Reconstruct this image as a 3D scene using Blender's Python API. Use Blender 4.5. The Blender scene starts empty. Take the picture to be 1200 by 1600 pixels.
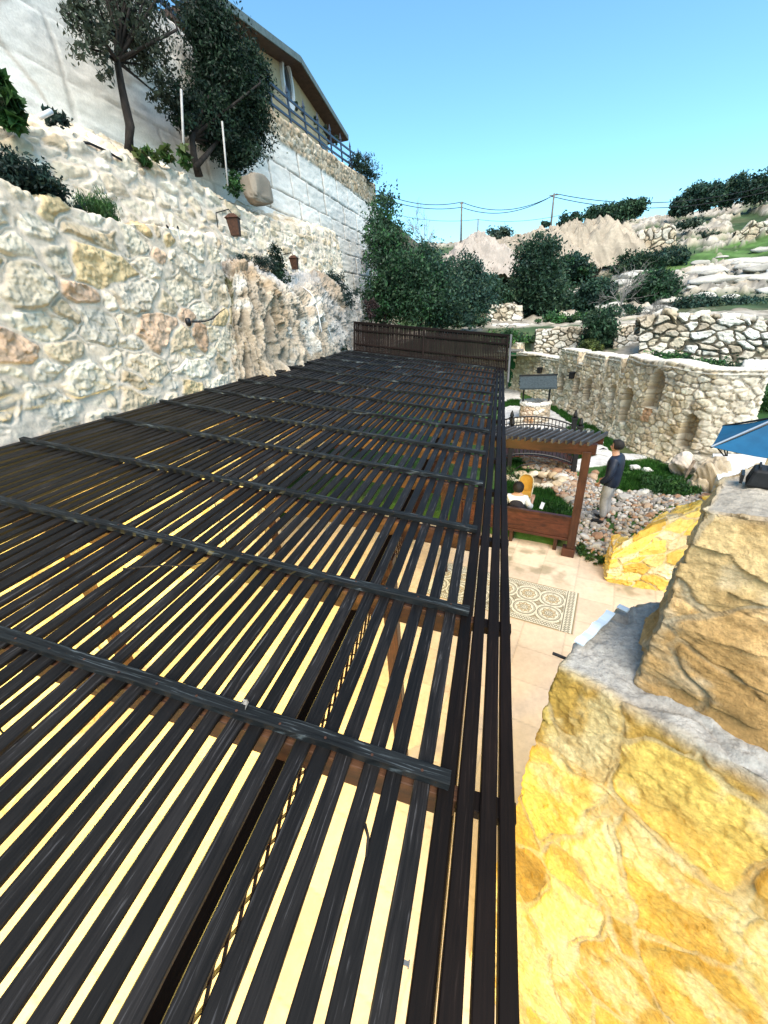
import bpy, math, random
import numpy as np
from mathutils import Vector, Matrix, Quaternion
R = math.radians
scene = bpy.context.scene
COL = scene.collection

# ------------------------------------------------------------------ camera
FPX = 606.0; CX, CY = 600.0, 800.0; CAMH = 4.6
up = -np.array([90, 1200, 606.]); up /= np.linalg.norm(up)
fw = np.array([185, -320, 606.]); fw -= up*fw.dot(up); fw /= np.linalg.norm(fw)
rt = np.cross(fw, up)
def ray(px, py):
    v = np.array([px-CX, py-CY, FPX]); v /= np.linalg.norm(v)
    return np.array([v@rt, v@fw, v@up])
def pz(px, py, z):
    r = ray(px, py); t = (z-CAMH)/r[2]; return np.array([r[0]*t, r[1]*t, z])
def pX(px, py, x):
    r = ray(px, py); t = x/r[0]; return np.array([x, r[1]*t, CAMH+r[2]*t])
def pY(px, py, y):
    r = ray(px, py); t = y/r[1]; return np.array([r[0]*t, y, CAMH+r[2]*t])
cam = bpy.data.cameras.new('camera'); camo = bpy.data.objects.new('camera', cam); COL.objects.link(camo)
cam.sensor_fit = 'HORIZONTAL'; cam.sensor_width = 36; cam.lens = 36*FPX/1200
cam.clip_start = 0.05; cam.clip_end = 2000
M = Matrix(((rt[0], -rt[1], -rt[2]), (fw[0], -fw[1], -fw[2]), (up[0], -up[1], -up[2])))
camo.matrix_world = Matrix.Translation((0, 0, CAMH)) @ M.to_4x4()
scene.camera = camo

# ------------------------------------------------------------------ sky, sun, exposure
SUN_EL, SUN_AZ = 52, 158      # azimuth clockwise from +Y
w = bpy.data.worlds.new('World'); scene.world = w; w.use_nodes = True
nt = w.node_tree; bg = nt.nodes['Background']
sky = nt.nodes.new('ShaderNodeTexSky'); sky.sky_type = 'NISHITA'; sky.sun_disc = False
sky.sun_elevation = R(SUN_EL); sky.sun_rotation = R(SUN_AZ)
sky.air_density = 1.0; sky.dust_density = 0.6; sky.ozone_density = 1.0
tint = nt.nodes.new('ShaderNodeVectorMath'); tint.operation = 'MULTIPLY'; tint.inputs[1].default_value = (.64, .97, 1.0)
nt.links.new(sky.outputs[0], tint.inputs[0]); nt.links.new(tint.outputs[0], bg.inputs[0]); bg.inputs[1].default_value = 0.128
sl = bpy.data.lights.new('sun', 'SUN'); so = bpy.data.objects.new('sun', sl); COL.objects.link(so)
sl.energy = 2.9; sl.angle = R(50); sl.color = (1, .87, .71)
sd = Vector((math.sin(R(SUN_AZ))*math.cos(R(SUN_EL)), math.cos(R(SUN_AZ))*math.cos(R(SUN_EL)), math.sin(R(SUN_EL))))
so.rotation_euler = sd.to_track_quat('Z', 'Y').to_euler()
scene.view_settings.view_transform = 'Standard'; scene.view_settings.look = 'None'
scene.view_settings.exposure = 1.2; scene.view_settings.gamma = 1

# ------------------------------------------------------------------ noise
def _h(ix, iy, s):
    n = (ix.astype(np.int64)*374761393 + iy.astype(np.int64)*668265263 + s*1442695041) & 0xffffffff
    n = ((n ^ (n >> 13))*1274126177) & 0xffffffff
    n = ((n ^ (n >> 16))*2246822519) & 0xffffffff
    n = n ^ (n >> 15)
    return (n & 0xffffff)/float(0x1000000)
def vn(x, y, s=0):
    x = np.asarray(x, float); y = np.asarray(y, float)
    ix = np.floor(x); iy = np.floor(y); fx = x-ix; fy = y-iy
    fx = fx*fx*(3-2*fx); fy = fy*fy*(3-2*fy)
    a = _h(ix, iy, s); b = _h(ix+1, iy, s); c = _h(ix, iy+1, s); d = _h(ix+1, iy+1, s)
    return (a*(1-fx)+b*fx)*(1-fy) + (c*(1-fx)+d*fx)*fy
def fbm(x, y, s=0, o=4):
    t = 0; a = .5; n = 0
    for k in range(o):
        t = t+a*vn(x*2**k+k*17.3, y*2**k-k*9.1, s+k*7); n += a; a *= .5
    return t/n*2-1
def sst(a, b, x):
    t = np.clip((x-a)/(b-a), 0, 1); return t*t*(3-2*t)
def worley(x, y, s, jit=.85, wv=.28, stag=True):
    ix0 = np.floor(x); iy0 = np.floor(y)
    f1 = np.full(x.shape, 9.); f2 = np.full(x.shape, 9.); cid = np.zeros(x.shape); ddx = np.zeros(x.shape); ddy = np.zeros(x.shape)
    for j in (-2, -1, 0, 1, 2):
        for i in (-2, -1, 0, 1, 2):
            ix = ix0+i; iy = iy0+j
            off = .5*(iy % 2) if stag else 0
            sx = ix+.5+off-.25+(_h(ix, iy, s)-.5)*jit; sy = iy+.5+(_h(ix, iy, s+1)-.5)*jit
            dx = x-sx; dy = y-sy
            dd = np.hypot(dx, dy) - wv*(_h(ix, iy, s+2)-.5)
            m = dd < f1
            f2 = np.where(m, f1, np.minimum(f2, dd)); f1 = np.where(m, dd, f1)
            cid = np.where(m, _h(ix, iy, s+3), cid); ddx = np.where(m, dx, ddx); ddy = np.where(m, dy, ddy)
    return f1, f2, cid, ddx, ddy
def pick(cid, pal):
    pal = np.array(pal, float); n = len(pal)
    return pal[np.clip((cid*n).astype(int), 0, n-1)]

def stones(U, V, cell=(.4, .3), seed=1, joint=.03, depth=.05, rough=.02, pal=None, mortar=(.4, .35, .28), warp=.25, tilt=.05, jit=.85, wv=.28, fine=9., mv=1., fac=.42, fslope=.5, groove=.75):
    cx, cy = cell
    wx = fbm(U/cx*1.1, V/cy*1.1, seed+50, 3)*warp; wy = fbm(U/cx*1.1+40, V/cy*1.1, seed+60, 3)*warp
    x = U/cx+wx; y = V/cy+wy
    f1, f2, cid, dx, dy = worley(x, y, seed, jit, wv)
    e = (f2-f1)*min(cx, cy)
    jn = joint*(.45+mv*1.3*np.clip(fbm(U/cx*.8, V/cy*.8, seed+70, 3)*.5+.5, 0, 1))
    m = sst(jn*.45, jn*1.5, e)
    r2 = (cid*7.31) % 1; r3 = (cid*13.7) % 1; r4 = (cid*29.9) % 1
    fn = fbm(U*fine, V*fine, seed+5, 4); fr = np.abs(fbm(U*fine*.4, V*fine*.5, seed+9, 3))
    fs = fac*min(cx, cy)
    wq = .25*fn
    _, _, fid, fdx, fdy = worley(U/fs*.8+wq+(fid0 := r2*7), V/fs+wq, seed+30, .95, .3)
    g3 = (fid*5.1) % 1; g4 = (fid*17.7) % 1
    facet = ((g3-.5)*fdx+(g4-.62)*fdy)*fs*fslope+(fid-.5)*fs*.22*fslope
    h = m*(depth*(.25+.95*r2) + tilt*((r3-.5)*dx+(r4-.5)*dy)*2*cy + rough*fn - rough*1.6*fr + facet) + (1-m)*rough*.45*fn
    gm_ = sst(-.15, .25, fbm(U/cx*1.7, V/cy*1.7, seed+77, 3)); h = h-np.exp(-((e-jn*.8)/(.38*jn))**2)*gm_*depth*groove + rough*.55*fbm(U*fine*3.1, V*fine*3.1, seed+15, 3)*m
    c = pick((cid*3.77) % 1, pal)*(.84+.32*r4)[..., None]*(.90+.2*fid)[..., None]
    g = fbm(U*fine*.5+3, V*fine*.5, seed+80, 5)
    c = c*(1+.26*g)[..., None]; gs = sst(.12, .45, fbm(U*fine*.3+9, V*fine*.4, seed+90, 5))[..., None]; c = c*(1-.18*gs*np.array([.8, 1, 1.3]))
    c2 = np.array(mortar)*(1+.10*fn)[..., None]
    mm = sst(jn*.5, jn*1.3, e+.012*fn)[..., None]
    return h, c*mm+c2*(1-mm), m

# ------------------------------------------------------------------ mesh helpers
def newobj(name, me, parent=None, mat=None):
    o = bpy.data.objects.new(name, me); COL.objects.link(o)
    if mat is not None and me is not None: me.materials.append(mat)
    if parent is not None: o.parent = parent
    return o
def mesh_np(name, verts, faces, col=None, smooth=True):
    """verts (N,3); faces (F,k) array with equal k"""
    me = bpy.data.meshes.new(name)
    verts = np.asarray(verts, np.float32); faces = np.asarray(faces, np.int32); F, k = faces.shape
    me.vertices.add(len(verts)); me.vertices.foreach_set('co', verts.ravel())
    me.loops.add(F*k); me.loops.foreach_set('vertex_index', faces.ravel())
    me.polygons.add(F); me.polygons.foreach_set('loop_start', np.arange(0, F*k, k, dtype=np.int32))
    me.polygons.foreach_set('loop_total', np.full(F, k, np.int32))
    if smooth: me.polygons.foreach_set('use_smooth', np.ones(F, bool))
    me.update(calc_edges=True)
    if col is not None:
        a = me.color_attributes.new('Col', 'FLOAT_COLOR', 'POINT')
        c = np.ones((len(verts), 4), np.float32); c[:, :3] = np.clip(np.asarray(col).reshape(-1, 3), 0, 1)
        a.data.foreach_set('color', c.ravel())
    me.validate()
    return me
def gridfaces(nu, nv):
    i = np.arange((nu-1)*(nv-1)); a = i//(nv-1)*nv + i % (nv-1)
    return np.stack([a, a+nv, a+nv+1, a+1], 1)
def resample(poly, n, smooth=0):
    p = np.array(poly, float)
    d = np.r_[0, np.cumsum(np.linalg.norm(np.diff(p, axis=0), axis=1))]; t = d/d[-1]
    s = np.linspace(0, 1, n)
    q = np.stack([np.interp(s, t, p[:, k]) for k in range(p.shape[1])], 1)
    for _ in range(smooth):
        q[1:-1] = (q[:-2]+2*q[1:-1]+q[2:])/4
    return q
def loft(rows, nu, nv, smooth=0, vs=0):
    if len(set(len(r) for r in rows)) == 1:                        # shared parameter so that corners line up from row to row
        A0 = np.array(rows, float); dl = np.linalg.norm(np.diff(A0, axis=1), axis=2).mean(0); tt = np.r_[0, np.cumsum(dl)]; tt /= tt[-1]
        s0 = np.linspace(0, 1, nu); rr = np.stack([np.stack([np.interp(s0, tt, A0[k_, :, q]) for q in range(3)], 1) for k_ in range(len(rows))], 1)
        for _ in range(smooth): rr[1:-1] = (rr[:-2]+2*rr[1:-1]+rr[2:])/4
    else:
        rr = np.stack([resample(r, nu, smooth) for r in rows], 1)      # nu, k, 3
    k = rr.shape[1]
    L = np.linalg.norm(np.diff(rr, axis=1), axis=2).mean(0); t = np.r_[0, np.cumsum(L)]
    s = np.linspace(0, t[-1], nv)
    P = np.empty((nu, nv, 3))
    for j, sv in enumerate(s):
        i = min(np.searchsorted(t, sv, side='right')-1, k-2); f = (sv-t[i])/(t[i+1]-t[i])
        P[:, j] = rr[:, i]*(1-f)+rr[:, i+1]*f
    for _ in range(vs):
        P[:, 1:-1] = (P[:, :-2]+2*P[:, 1:-1]+P[:, 2:])/4
    dU = np.linalg.norm(np.diff(P, axis=0), axis=2).mean(1)
    U = np.repeat(np.r_[0, np.cumsum(dU)][:, None], nv, 1); V = np.repeat(s[None, :], nu, 0)
    gu = np.gradient(P, axis=0); gv = np.gradient(P, axis=1)
    N = np.cross(gu, gv); N /= np.linalg.norm(N, axis=2)[..., None]+1e-9
    return P, U, V, N, t
def sheet(name, P, col, mat, parent=None, flip=False):
    nu, nv = P.shape[:2]
    f = gridfaces(nu, nv)
    if flip: f = f[:, ::-1]
    return newobj(name, mesh_np(name, P.reshape(-1, 3), f, col), parent, mat)

class MB:
    def __init__(s): s.v = []; s.f = []; s.c = []
    def add(s, v, f, c=None):
        n = len(s.v); s.v += [tuple(map(float, p)) for p in v]; s.f += [tuple(i+n for i in q) for q in f]
        s.c += [c or (1, 1, 1)]*len(v)
    def box(s, c, d, ax=None, taper=1., ch=0.):
        """box centred at c with sizes d, axes ax (3x3 rows)"""
        A = np.eye(3) if ax is None else np.array(ax, float); d = np.array(d, float)/2; c = np.array(c, float)
        pts = []
        for z, t in ((-1, 1), (1, taper)):
            for x, y in ((-1, -1), (1, -1), (1, 1), (-1, 1)):
                pts.append(c+A[0]*x*d[0]*t+A[1]*y*d[1]*t+A[2]*z*d[2])
        s.add(pts, [(3, 2, 1, 0), (4, 5, 6, 7), (0, 1, 5, 4), (1, 2, 6, 5), (2, 3, 7, 6), (3, 0, 4, 7)])
    def bar(s, a, b, wd, ht, upv=(0, 0, 1)):
        a = np.array(a, float); b = np.array(b, float); y = b-a; L = np.linalg.norm(y); y /= L
        x = np.cross(y, upv); x /= np.linalg.norm(x); z = np.cross(x, y)
        s.box((a+b)/2, (wd, L, ht), (x, y, z))
    def tube(s, pts, r, n=8, cap=True):
        pts = [np.array(p, float) for p in pts]; m = len(pts)
        rs = r if hasattr(r, '__len__') else [r]*m
        ref = np.array([0.13, .21, .97]); v = []
        for i, p in enumerate(pts):
            t = pts[min(i+1, m-1)]-pts[max(i-1, 0)]; t /= np.linalg.norm(t)+1e-9
            if abs(t@ref) > .97: rf = np.array([1., .1, 0])
            else: rf = ref
            a = np.cross(t, rf); a /= np.linalg.norm(a); b = np.cross(t, a)
            for k in range(n):
                an = 2*math.pi*k/n; v.append(p+rs[i]*(a*math.cos(an)+b*math.sin(an)))
        f = [(i*n+k, i*n+(k+1) % n, (i+1)*n+(k+1) % n, (i+1)*n+k) for i in range(m-1) for k in range(n)]
        if cap: f += [tuple(range(n-1, -1, -1)), tuple((m-1)*n+k for k in range(n))]
        s.add(v, f)
    def lathe(s, prof, c=(0, 0, 0), n=24):
        v = []; m = len(prof)
        for r, z in prof:
            for k in range(n):
                a = 2*math.pi*k/n; v.append((c[0]+r*math.cos(a), c[1]+r*math.sin(a), c[2]+z))
        f = [(i*n+k, i*n+(k+1) % n, (i+1)*n+(k+1) % n, (i+1)*n+k) for i in range(m-1) for k in range(n)]
        f += [tuple(range(n-1, -1, -1)), tuple((m-1)*n+k for k in range(n))]
        s.add(v, f)
    def build(s, name, mat, parent=None, smooth=False, bevel=0):
        me = bpy.data.meshes.new(name); me.from_pydata(s.v, [], s.f); me.update()
        if smooth:
            me.polygons.foreach_set('use_smooth', np.ones(len(me.polygons), bool))
        o = newobj(name, me, parent, mat)
        if bevel:
            b = o.modifiers.new('b', 'BEVEL'); b.width = bevel; b.segments = 2; b.limit_method = 'ANGLE'; b.angle_limit = R(40)
        return o
def tag(o, label=None, cat=None, group=None, kind=None):
    if label: o['label'] = label
    if cat: o['category'] = cat
    if group: o['group'] = group
    if kind: o['kind'] = kind
    return o
def empty(name, loc=(0, 0, 0), rz=0, label=None, cat=None, group=None):
    o = bpy.data.objects.new(name, None); COL.objects.link(o); o.location = loc; o.rotation_euler = (0, 0, rz)
    o.empty_display_size = .1
    return tag(o, label, cat, group)
def copy_tree(o, parent=None):
    c = o.copy(); COL.objects.link(c)
    if parent is not None: c.parent = parent
    for ch in list(o.children): copy_tree(ch, c)
    return c

# ------------------------------------------------------------------ materials
def mat_new(name):
    m = bpy.data.materials.new(name); m.use_nodes = True
    n = m.node_tree; b = n.nodes['Principled BSDF']; return m, n, b
def nd(n, t, **k):
    o = n.nodes.new(t)
    for a, v in k.items():
        if a in o.inputs.keys() if hasattr(o.inputs, 'keys') else False: o.inputs[a].default_value = v
        else: setattr(o, a, v)
    return o
def mat_attr(name, rough=.9, nscale=25, namp=.25, bump=.3, bdist=.01, spec=.25, bscale=60, trans=0, tint=(1, 1, 1)):
    m, n, b = mat_new(name); L = n.links
    at = n.nodes.new('ShaderNodeAttribute'); at.attribute_name = 'Col'
    tc = n.nodes.new('ShaderNodeTexCoord')
    no = nd(n, 'ShaderNodeTexNoise'); no.inputs['Scale'].default_value = nscale; no.inputs['Detail'].default_value = 6; no.inputs['Roughness'].default_value = .65
    L.new(tc.outputs['Object'], no.inputs['Vector'])
    mr = nd(n, 'ShaderNodeMapRange'); mr.inputs[1].default_value = .25; mr.inputs[2].default_value = .75
    mr.inputs[3].default_value = 1-namp; mr.inputs[4].default_value = 1+namp
    L.new(no.outputs[0], mr.inputs[0])
    mx = nd(n, 'ShaderNodeVectorMath'); mx.operation = 'SCALE'
    L.new(at.outputs['Color'], mx.inputs[0]); L.new(mr.outputs[0], mx.inputs[3])
    L.new(mx.outputs[0], b.inputs['Base Color'])
    b.inputs['Roughness'].default_value = rough; b.inputs['Specular IOR Level'].default_value = spec
    if bump:
        n2 = nd(n, 'ShaderNodeTexNoise'); n2.inputs['Scale'].default_value = bscale; n2.inputs['Detail'].default_value = 8; n2.inputs['Roughness'].default_value = .7
        L.new(tc.outputs['Object'], n2.inputs['Vector'])
        bp = nd(n, 'ShaderNodeBump'); bp.inputs['Strength'].default_value = bump; bp.inputs['Distance'].default_value = bdist
        L.new(n2.outputs[0], bp.inputs['Height']); L.new(bp.outputs[0], b.inputs['Normal'])
    if trans:
        tr = nd(n, 'ShaderNodeBsdfTranslucent'); L.new(mx.outputs[0], tr.inputs[0])
        ms = nd(n, 'ShaderNodeMixShader'); ms.inputs[0].default_value = trans
        L.new(b.outputs[0], ms.inputs[1]); L.new(tr.outputs[0], ms.inputs[2]); L.new(ms.outputs[0], n.nodes['Material Output'].inputs[0])
    return m
def mat_noise(name, c1, c2, scale=20, rough=.8, bump=.2, bdist=.01, stretch=(1, 1, 1), spec=.3, metal=0, detail=6, lo=.35, hi=.65, obj_rand=0):
    m, n, b = mat_new(name); L = n.links
    tc = n.nodes.new('ShaderNodeTexCoord'); mp = n.nodes.new('ShaderNodeMapping'); mp.inputs['Scale'].default_value = stretch
    L.new(tc.outputs['Object'], mp.inputs[0])
    src = mp.outputs[0]
    if obj_rand:
        oi = n.nodes.new('ShaderNodeObjectInfo'); va = nd(n, 'ShaderNodeVectorMath'); va.operation = 'ADD'
        sc = nd(n, 'ShaderNodeMath'); sc.operation = 'MULTIPLY'; sc.inputs[1].default_value = 50
        L.new(oi.outputs['Random'], sc.inputs[0]); L.new(src, va.inputs[0]); L.new(sc.outputs[0], va.inputs[1]); src = va.outputs[0]
    no = nd(n, 'ShaderNodeTexNoise'); no.inputs['Scale'].default_value = scale; no.inputs['Detail'].default_value = detail; no.inputs['Roughness'].default_value = .65
    L.new(src, no.inputs['Vector'])
    cr = n.nodes.new('ShaderNodeValToRGB'); cr.color_ramp.elements[0].position = lo; cr.color_ramp.elements[1].position = hi
    cr.color_ramp.elements[0].color = (*c1, 1); cr.color_ramp.elements[1].color = (*c2, 1)
    L.new(no.outputs[0], cr.inputs[0]); out = cr.outputs[0]
    if obj_rand:
        mr = nd(n, 'ShaderNodeMapRange'); mr.inputs[3].default_value = 1-obj_rand; mr.inputs[4].default_value = 1+obj_rand
        L.new(oi.outputs['Random'], mr.inputs[0])
        mx = nd(n, 'ShaderNodeVectorMath'); mx.operation = 'SCALE'; L.new(out, mx.inputs[0]); L.new(mr.outputs[0], mx.inputs[3]); out = mx.outputs[0]
    L.new(out, b.inputs['Base Color'])
    b.inputs['Roughness'].default_value = rough; b.inputs['Specular IOR Level'].default_value = spec; b.inputs['Metallic'].default_value = metal
    if bump:
        bp = nd(n, 'ShaderNodeBump'); bp.inputs['Strength'].default_value = bump; bp.inputs['Distance'].default_value = bdist
        L.new(no.outputs[0], bp.inputs['Height']); L.new(bp.outputs[0], b.inputs['Normal'])
    return m
def mat_wood(name, dark, light, pale, rough=.5, axis=1, sc=1., streak=.62, obj_rand=.25, specv=.4):
    """stained boards: long grain along one axis, pale weathered streaks, knots"""
    m, n, b = mat_new(name); L = n.links
    tc = n.nodes.new('ShaderNodeTexCoord'); oi = n.nodes.new('ShaderNodeObjectInfo')
    sc0 = nd(n, 'ShaderNodeMath'); sc0.operation = 'MULTIPLY'; sc0.inputs[1].default_value = 37
    L.new(oi.outputs['Random'], sc0.inputs[0])
    va = nd(n, 'ShaderNodeVectorMath'); va.operation = 'ADD'; L.new(tc.outputs['Object'], va.inputs[0]); L.new(sc0.outputs[0], va.inputs[1])
    # wavy grain
    lowm = n.nodes.new('ShaderNodeMapping'); s = [6*sc]*3; s[axis] = 1.6*sc; lowm.inputs['Scale'].default_value = s
    L.new(va.outputs[0], lowm.inputs[0])
    low = nd(n, 'ShaderNodeTexNoise'); low.inputs['Scale'].default_value = 1; low.inputs['Detail'].default_value = 3
    L.new(lowm.outputs[0], low.inputs['Vector'])
    mp = n.nodes.new('ShaderNodeMapping'); s = [110*sc]*3; s[axis] = 2.2*sc
    if axis == 0: s[2] = 9*sc
    mp.inputs['Scale'].default_value = s
    L.new(va.outputs[0], mp.inputs[0])
    ad = nd(n, 'ShaderNodeVectorMath'); ad.operation = 'MULTIPLY_ADD'; ad.inputs[1].default_value = (5, 5, 5)
    L.new(low.outputs['Color'], ad.inputs[0]); L.new(mp.outputs[0], ad.inputs[2])
    g = nd(n, 'ShaderNodeTexNoise'); g.inputs['Scale'].default_value = 1; g.inputs['Detail'].default_value = 5; g.inputs['Roughness'].default_value = .6
    L.new(ad.outputs[0], g.inputs['Vector'])
    cr = n.nodes.new('ShaderNodeValToRGB'); e = cr.color_ramp.elements
    e[0].position = .35; e[0].color = (*dark, 1); e[1].position = streak; e[1].color = (*light, 1)
    e2 = e.new(min(streak+.16, .98)); e2.color = (*pale, 1)
    L.new(g.outputs[0], cr.inputs[0])
    # broad wear
    wm = nd(n, 'ShaderNodeTexNoise'); wm.inputs['Scale'].default_value = 2.3; wm.inputs['Detail'].default_value = 4
    L.new(va.outputs[0], wm.inputs['Vector'])
    mr = nd(n, 'ShaderNodeMapRange'); mr.inputs[1].default_value = .3; mr.inputs[2].default_value = .7; mr.inputs[3].default_value = .65; mr.inputs[4].default_value = 1.5
    L.new(wm.outputs[0], mr.inputs[0])
    mr2 = nd(n, 'ShaderNodeMapRange'); mr2.inputs[3].default_value = 1-obj_rand; mr2.inputs[4].default_value = 1+obj_rand
    L.new(oi.outputs['Random'], mr2.inputs[0])
    mu = nd(n, 'ShaderNodeMath'); mu.operation = 'MULTIPLY'; L.new(mr.outputs[0], mu.inputs[0]); L.new(mr2.outputs[0], mu.inputs[1])
    mx = nd(n, 'ShaderNodeVectorMath'); mx.operation = 'SCALE'; L.new(cr.outputs[0], mx.inputs[0]); L.new(mu.outputs[0], mx.inputs[3])
    L.new(mx.outputs[0], b.inputs['Base Color'])
    rr = nd(n, 'ShaderNodeMapRange'); rr.inputs[3].default_value = rough-.12; rr.inputs[4].default_value = rough+.22
    L.new(g.outputs[0], rr.inputs[0]); L.new(rr.outputs[0], b.inputs['Roughness'])
    b.inputs['Specular IOR Level'].default_value = specv
    bp = nd(n, 'ShaderNodeBump'); bp.inputs['Strength'].default_value = .5; bp.inputs['Distance'].default_value = .003
    L.new(g.outputs[0], bp.inputs['Height']); L.new(bp.outputs[0], b.inputs['Normal'])
    return m
def mat_plain(name, c, rough=.5, metal=0, spec=.5, emit=None, es=1):
    return_m, n, b = mat_new(name)
    b.inputs['Base Color'].default_value = (*c, 1); b.inputs['Roughness'].default_value = rough; b.inputs['Metallic'].default_value = metal
    b.inputs['Specular IOR Level'].default_value = spec
    if emit: b.inputs['Emission Color'].default_value = (*emit, 1); b.inputs['Emission Strength'].default_value = es
    no = nd(n, 'ShaderNodeTexNoise'); no.inputs['Scale'].default_value = 30
    mr = nd(n, 'ShaderNodeMapRange'); mr.inputs[3].default_value = max(rough-.1, .02); mr.inputs[4].default_value = min(rough+.1, 1)
    n.links.new(no.outputs[0], mr.inputs[0]); n.links.new(mr.outputs[0], b.inputs['Roughness'])
    return return_m

MT = {}
MT['stone'] = mat_attr('stone_masonry', nscale=30, namp=.16, bump=.55, bdist=.012, bscale=45)
MT['stone_near'] = mat_attr('stone_near', nscale=55, namp=.36, bump=1.0, bdist=.016, bscale=60)
MT['stone_far'] = mat_attr('stone_far', nscale=6, namp=.15, bump=.4, bdist=.03, bscale=12)
MT['ground'] = mat_attr('ground_cover', nscale=5, namp=.3, bump=.5, bdist=.05, bscale=9)
MT['leaf'] = mat_attr('leaf', rough=.6, nscale=3, namp=.2, bump=0, trans=.25, spec=.3)
MT['blade'] = mat_attr('grass_blade', rough=.7, nscale=3, namp=.2, bump=0, trans=.3, spec=.2)
MT['bark'] = mat_noise('bark', (.010, .008, .007), (.035, .028, .024), 18, .9, .6, .02, (1, 1, .3))
MT['barkgrey'] = mat_noise('grey_bark', (.16, .15, .14), (.3, .28, .26), 18, .9, .3)
MT['slat'] = mat_wood('dark_stained_slat', (.0026, .0022, .0022), (.0085, .0076, .0076), (.075, .074, .078), .55, 1, streak=.60, specv=.22, obj_rand=.6)
MT['slatb'] = mat_wood('dark_brown_slat', (.003, .0016, .0012), (.0065, .0036, .0028), (.020, .014, .012), .6, 1, specv=.14)
MT['batten'] = mat_wood('dark_stained_batten', (.0035, .0042, .005), (.010, .0125, .014), (.10, .12, .13), .62, 0, streak=.57, specv=.18)
MT['beam'] = mat_wood('brown_stained_beam', (.03, .012, .006), (.09, .038, .015), (.16, .07, .028), .6, 0)
MT['gaz'] = mat_wood('red_brown_wood', (.020, .006, .004), (.055, .019, .010), (.10, .04, .02), .38, 2)
MT['gazx'] = mat_wood('red_brown_board', (.020, .005, .003), (.055, .015, .008), (.10, .035, .018), .33, 0)
MT['gazslat'] = mat_wood('grey_top_slat', (.02, .018, .018), (.06, .058, .06), (.2, .2, .2), .5, 1)
MT['screen'] = mat_wood('dark_screen_wood', (.005, .0028, .0022), (.011, .006, .005), (.04, .028, .025), .65, 2, specv=.14)
MT['iron'] = mat_plain('black_iron', (.012, .012, .014), .45, .3)
MT['black'] = mat_noise('black_plastic', (.008, .008, .009), (.018, .018, .02), 30, .6, .1)
MT['white'] = mat_noise('white_plastic', (.62, .64, .66), (.75, .76, .78), 20, .5, .05)
MT['rust'] = mat_noise('rusty_lantern_metal', (.035, .014, .008), (.09, .038, .02), 20, .6, .3)

WHITE_ST = [(.62, .58, .52), (.66, .63, .58), (.56, .50, .43), (.70, .68, .65), (.52, .45, .36), (.60, .57, .54), (.64, .60, .55), (.68, .66, .62), (.60, .55, .48), (.56, .54, .52), (.54, .44, .29), (.66, .63, .6), (.54, .40, .32), (.62, .6, .56)]
MORT = (.68, .57, .46)
WHITE_ST = [(a*1.06, b*.985, c*.85) for a, b, c in WHITE_ST]
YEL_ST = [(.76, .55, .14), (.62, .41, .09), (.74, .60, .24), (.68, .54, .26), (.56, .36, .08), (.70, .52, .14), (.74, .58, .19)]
PALE_ST = [(.56, .52, .45), (.62, .59, .53), (.50, .45, .37), (.66, .63, .58), (.46, .40, .32), (.58, .54, .46), (.54, .47, .36), (.40, .34, .26)]

# ================================================================== GROUND
gm = MB(); gm.box((0, 0, -.35), (1600, 1600, .1)); g = gm.build('ground', mat_noise('dry_earth', (.10, .09, .06), (.20, .17, .12), .8, .95, .3, .05)); tag(g, kind='structure')

# patio: pale stone tiles
xs = np.linspace(-5.2, 6.0, 620); ys = np.linspace(-4.0, 8.9, 700)
X, Y = np.meshgrid(xs, ys, indexing='ij')
ca, sa = math.cos(R(-14)), math.sin(R(-14))
Ut = X*ca+Y*sa; Vt = -X*sa+Y*ca
Ut = X*math.cos(R(14))-Y*math.sin(R(14)); Vt = X*math.sin(R(14))+Y*math.cos(R(14))
fx = np.abs(((Ut/.62) % 1)-.5); row = np.floor(Ut/.62); fy = np.abs(((Vt/.62+.5*(row % 2)) % 1)-.5)
ed = np.minimum(.5-fx, .5-fy)*.62
tid = _h(row, np.floor(Vt/.62+.5*(row % 2)), 5)
m = sst(.001, .016, ed)
c = np.array([.60, .48, .375])*(.9+.2*tid)[..., None]*(1+.14*fbm(X*2.2, Y*2.2, 4, 5)+.08*fbm(X*11, Y*11, 6, 3))[..., None]
c = c*(1-.16*np.clip(fbm(X*.9, Y*.9, 14, 4)*2, 0, 1))[..., None]
c = c*(1+np.array([.03, -.01, -.02])*fbm(X*.7, Y*.7, 9, 3)[..., None])
c = c*(.78+.22*m)[..., None]
Z = -.004*(1-m)+.004*fbm(X*1.3, Y*1.3, 3, 3)+.002*(tid-.5)
# moss and dirt near the planting edge
mo = sst(.1, .5, fbm(X*3, Y*3, 21, 4)) * sst(1.0, .2, np.abs(Y-(7.3-.25*X)))
c = c*(1-mo*.55)[..., None]+np.array([.10, .11, .05])*(mo*.55)[..., None]
patio = tag(sheet('patio', np.stack([X, Y, Z], -1), c, mat_attr('patio_stone', rough=.55, nscale=14, namp=.12, bump=.25, bdist=.004, bscale=50, spec=.4)), kind='structure')

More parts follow.
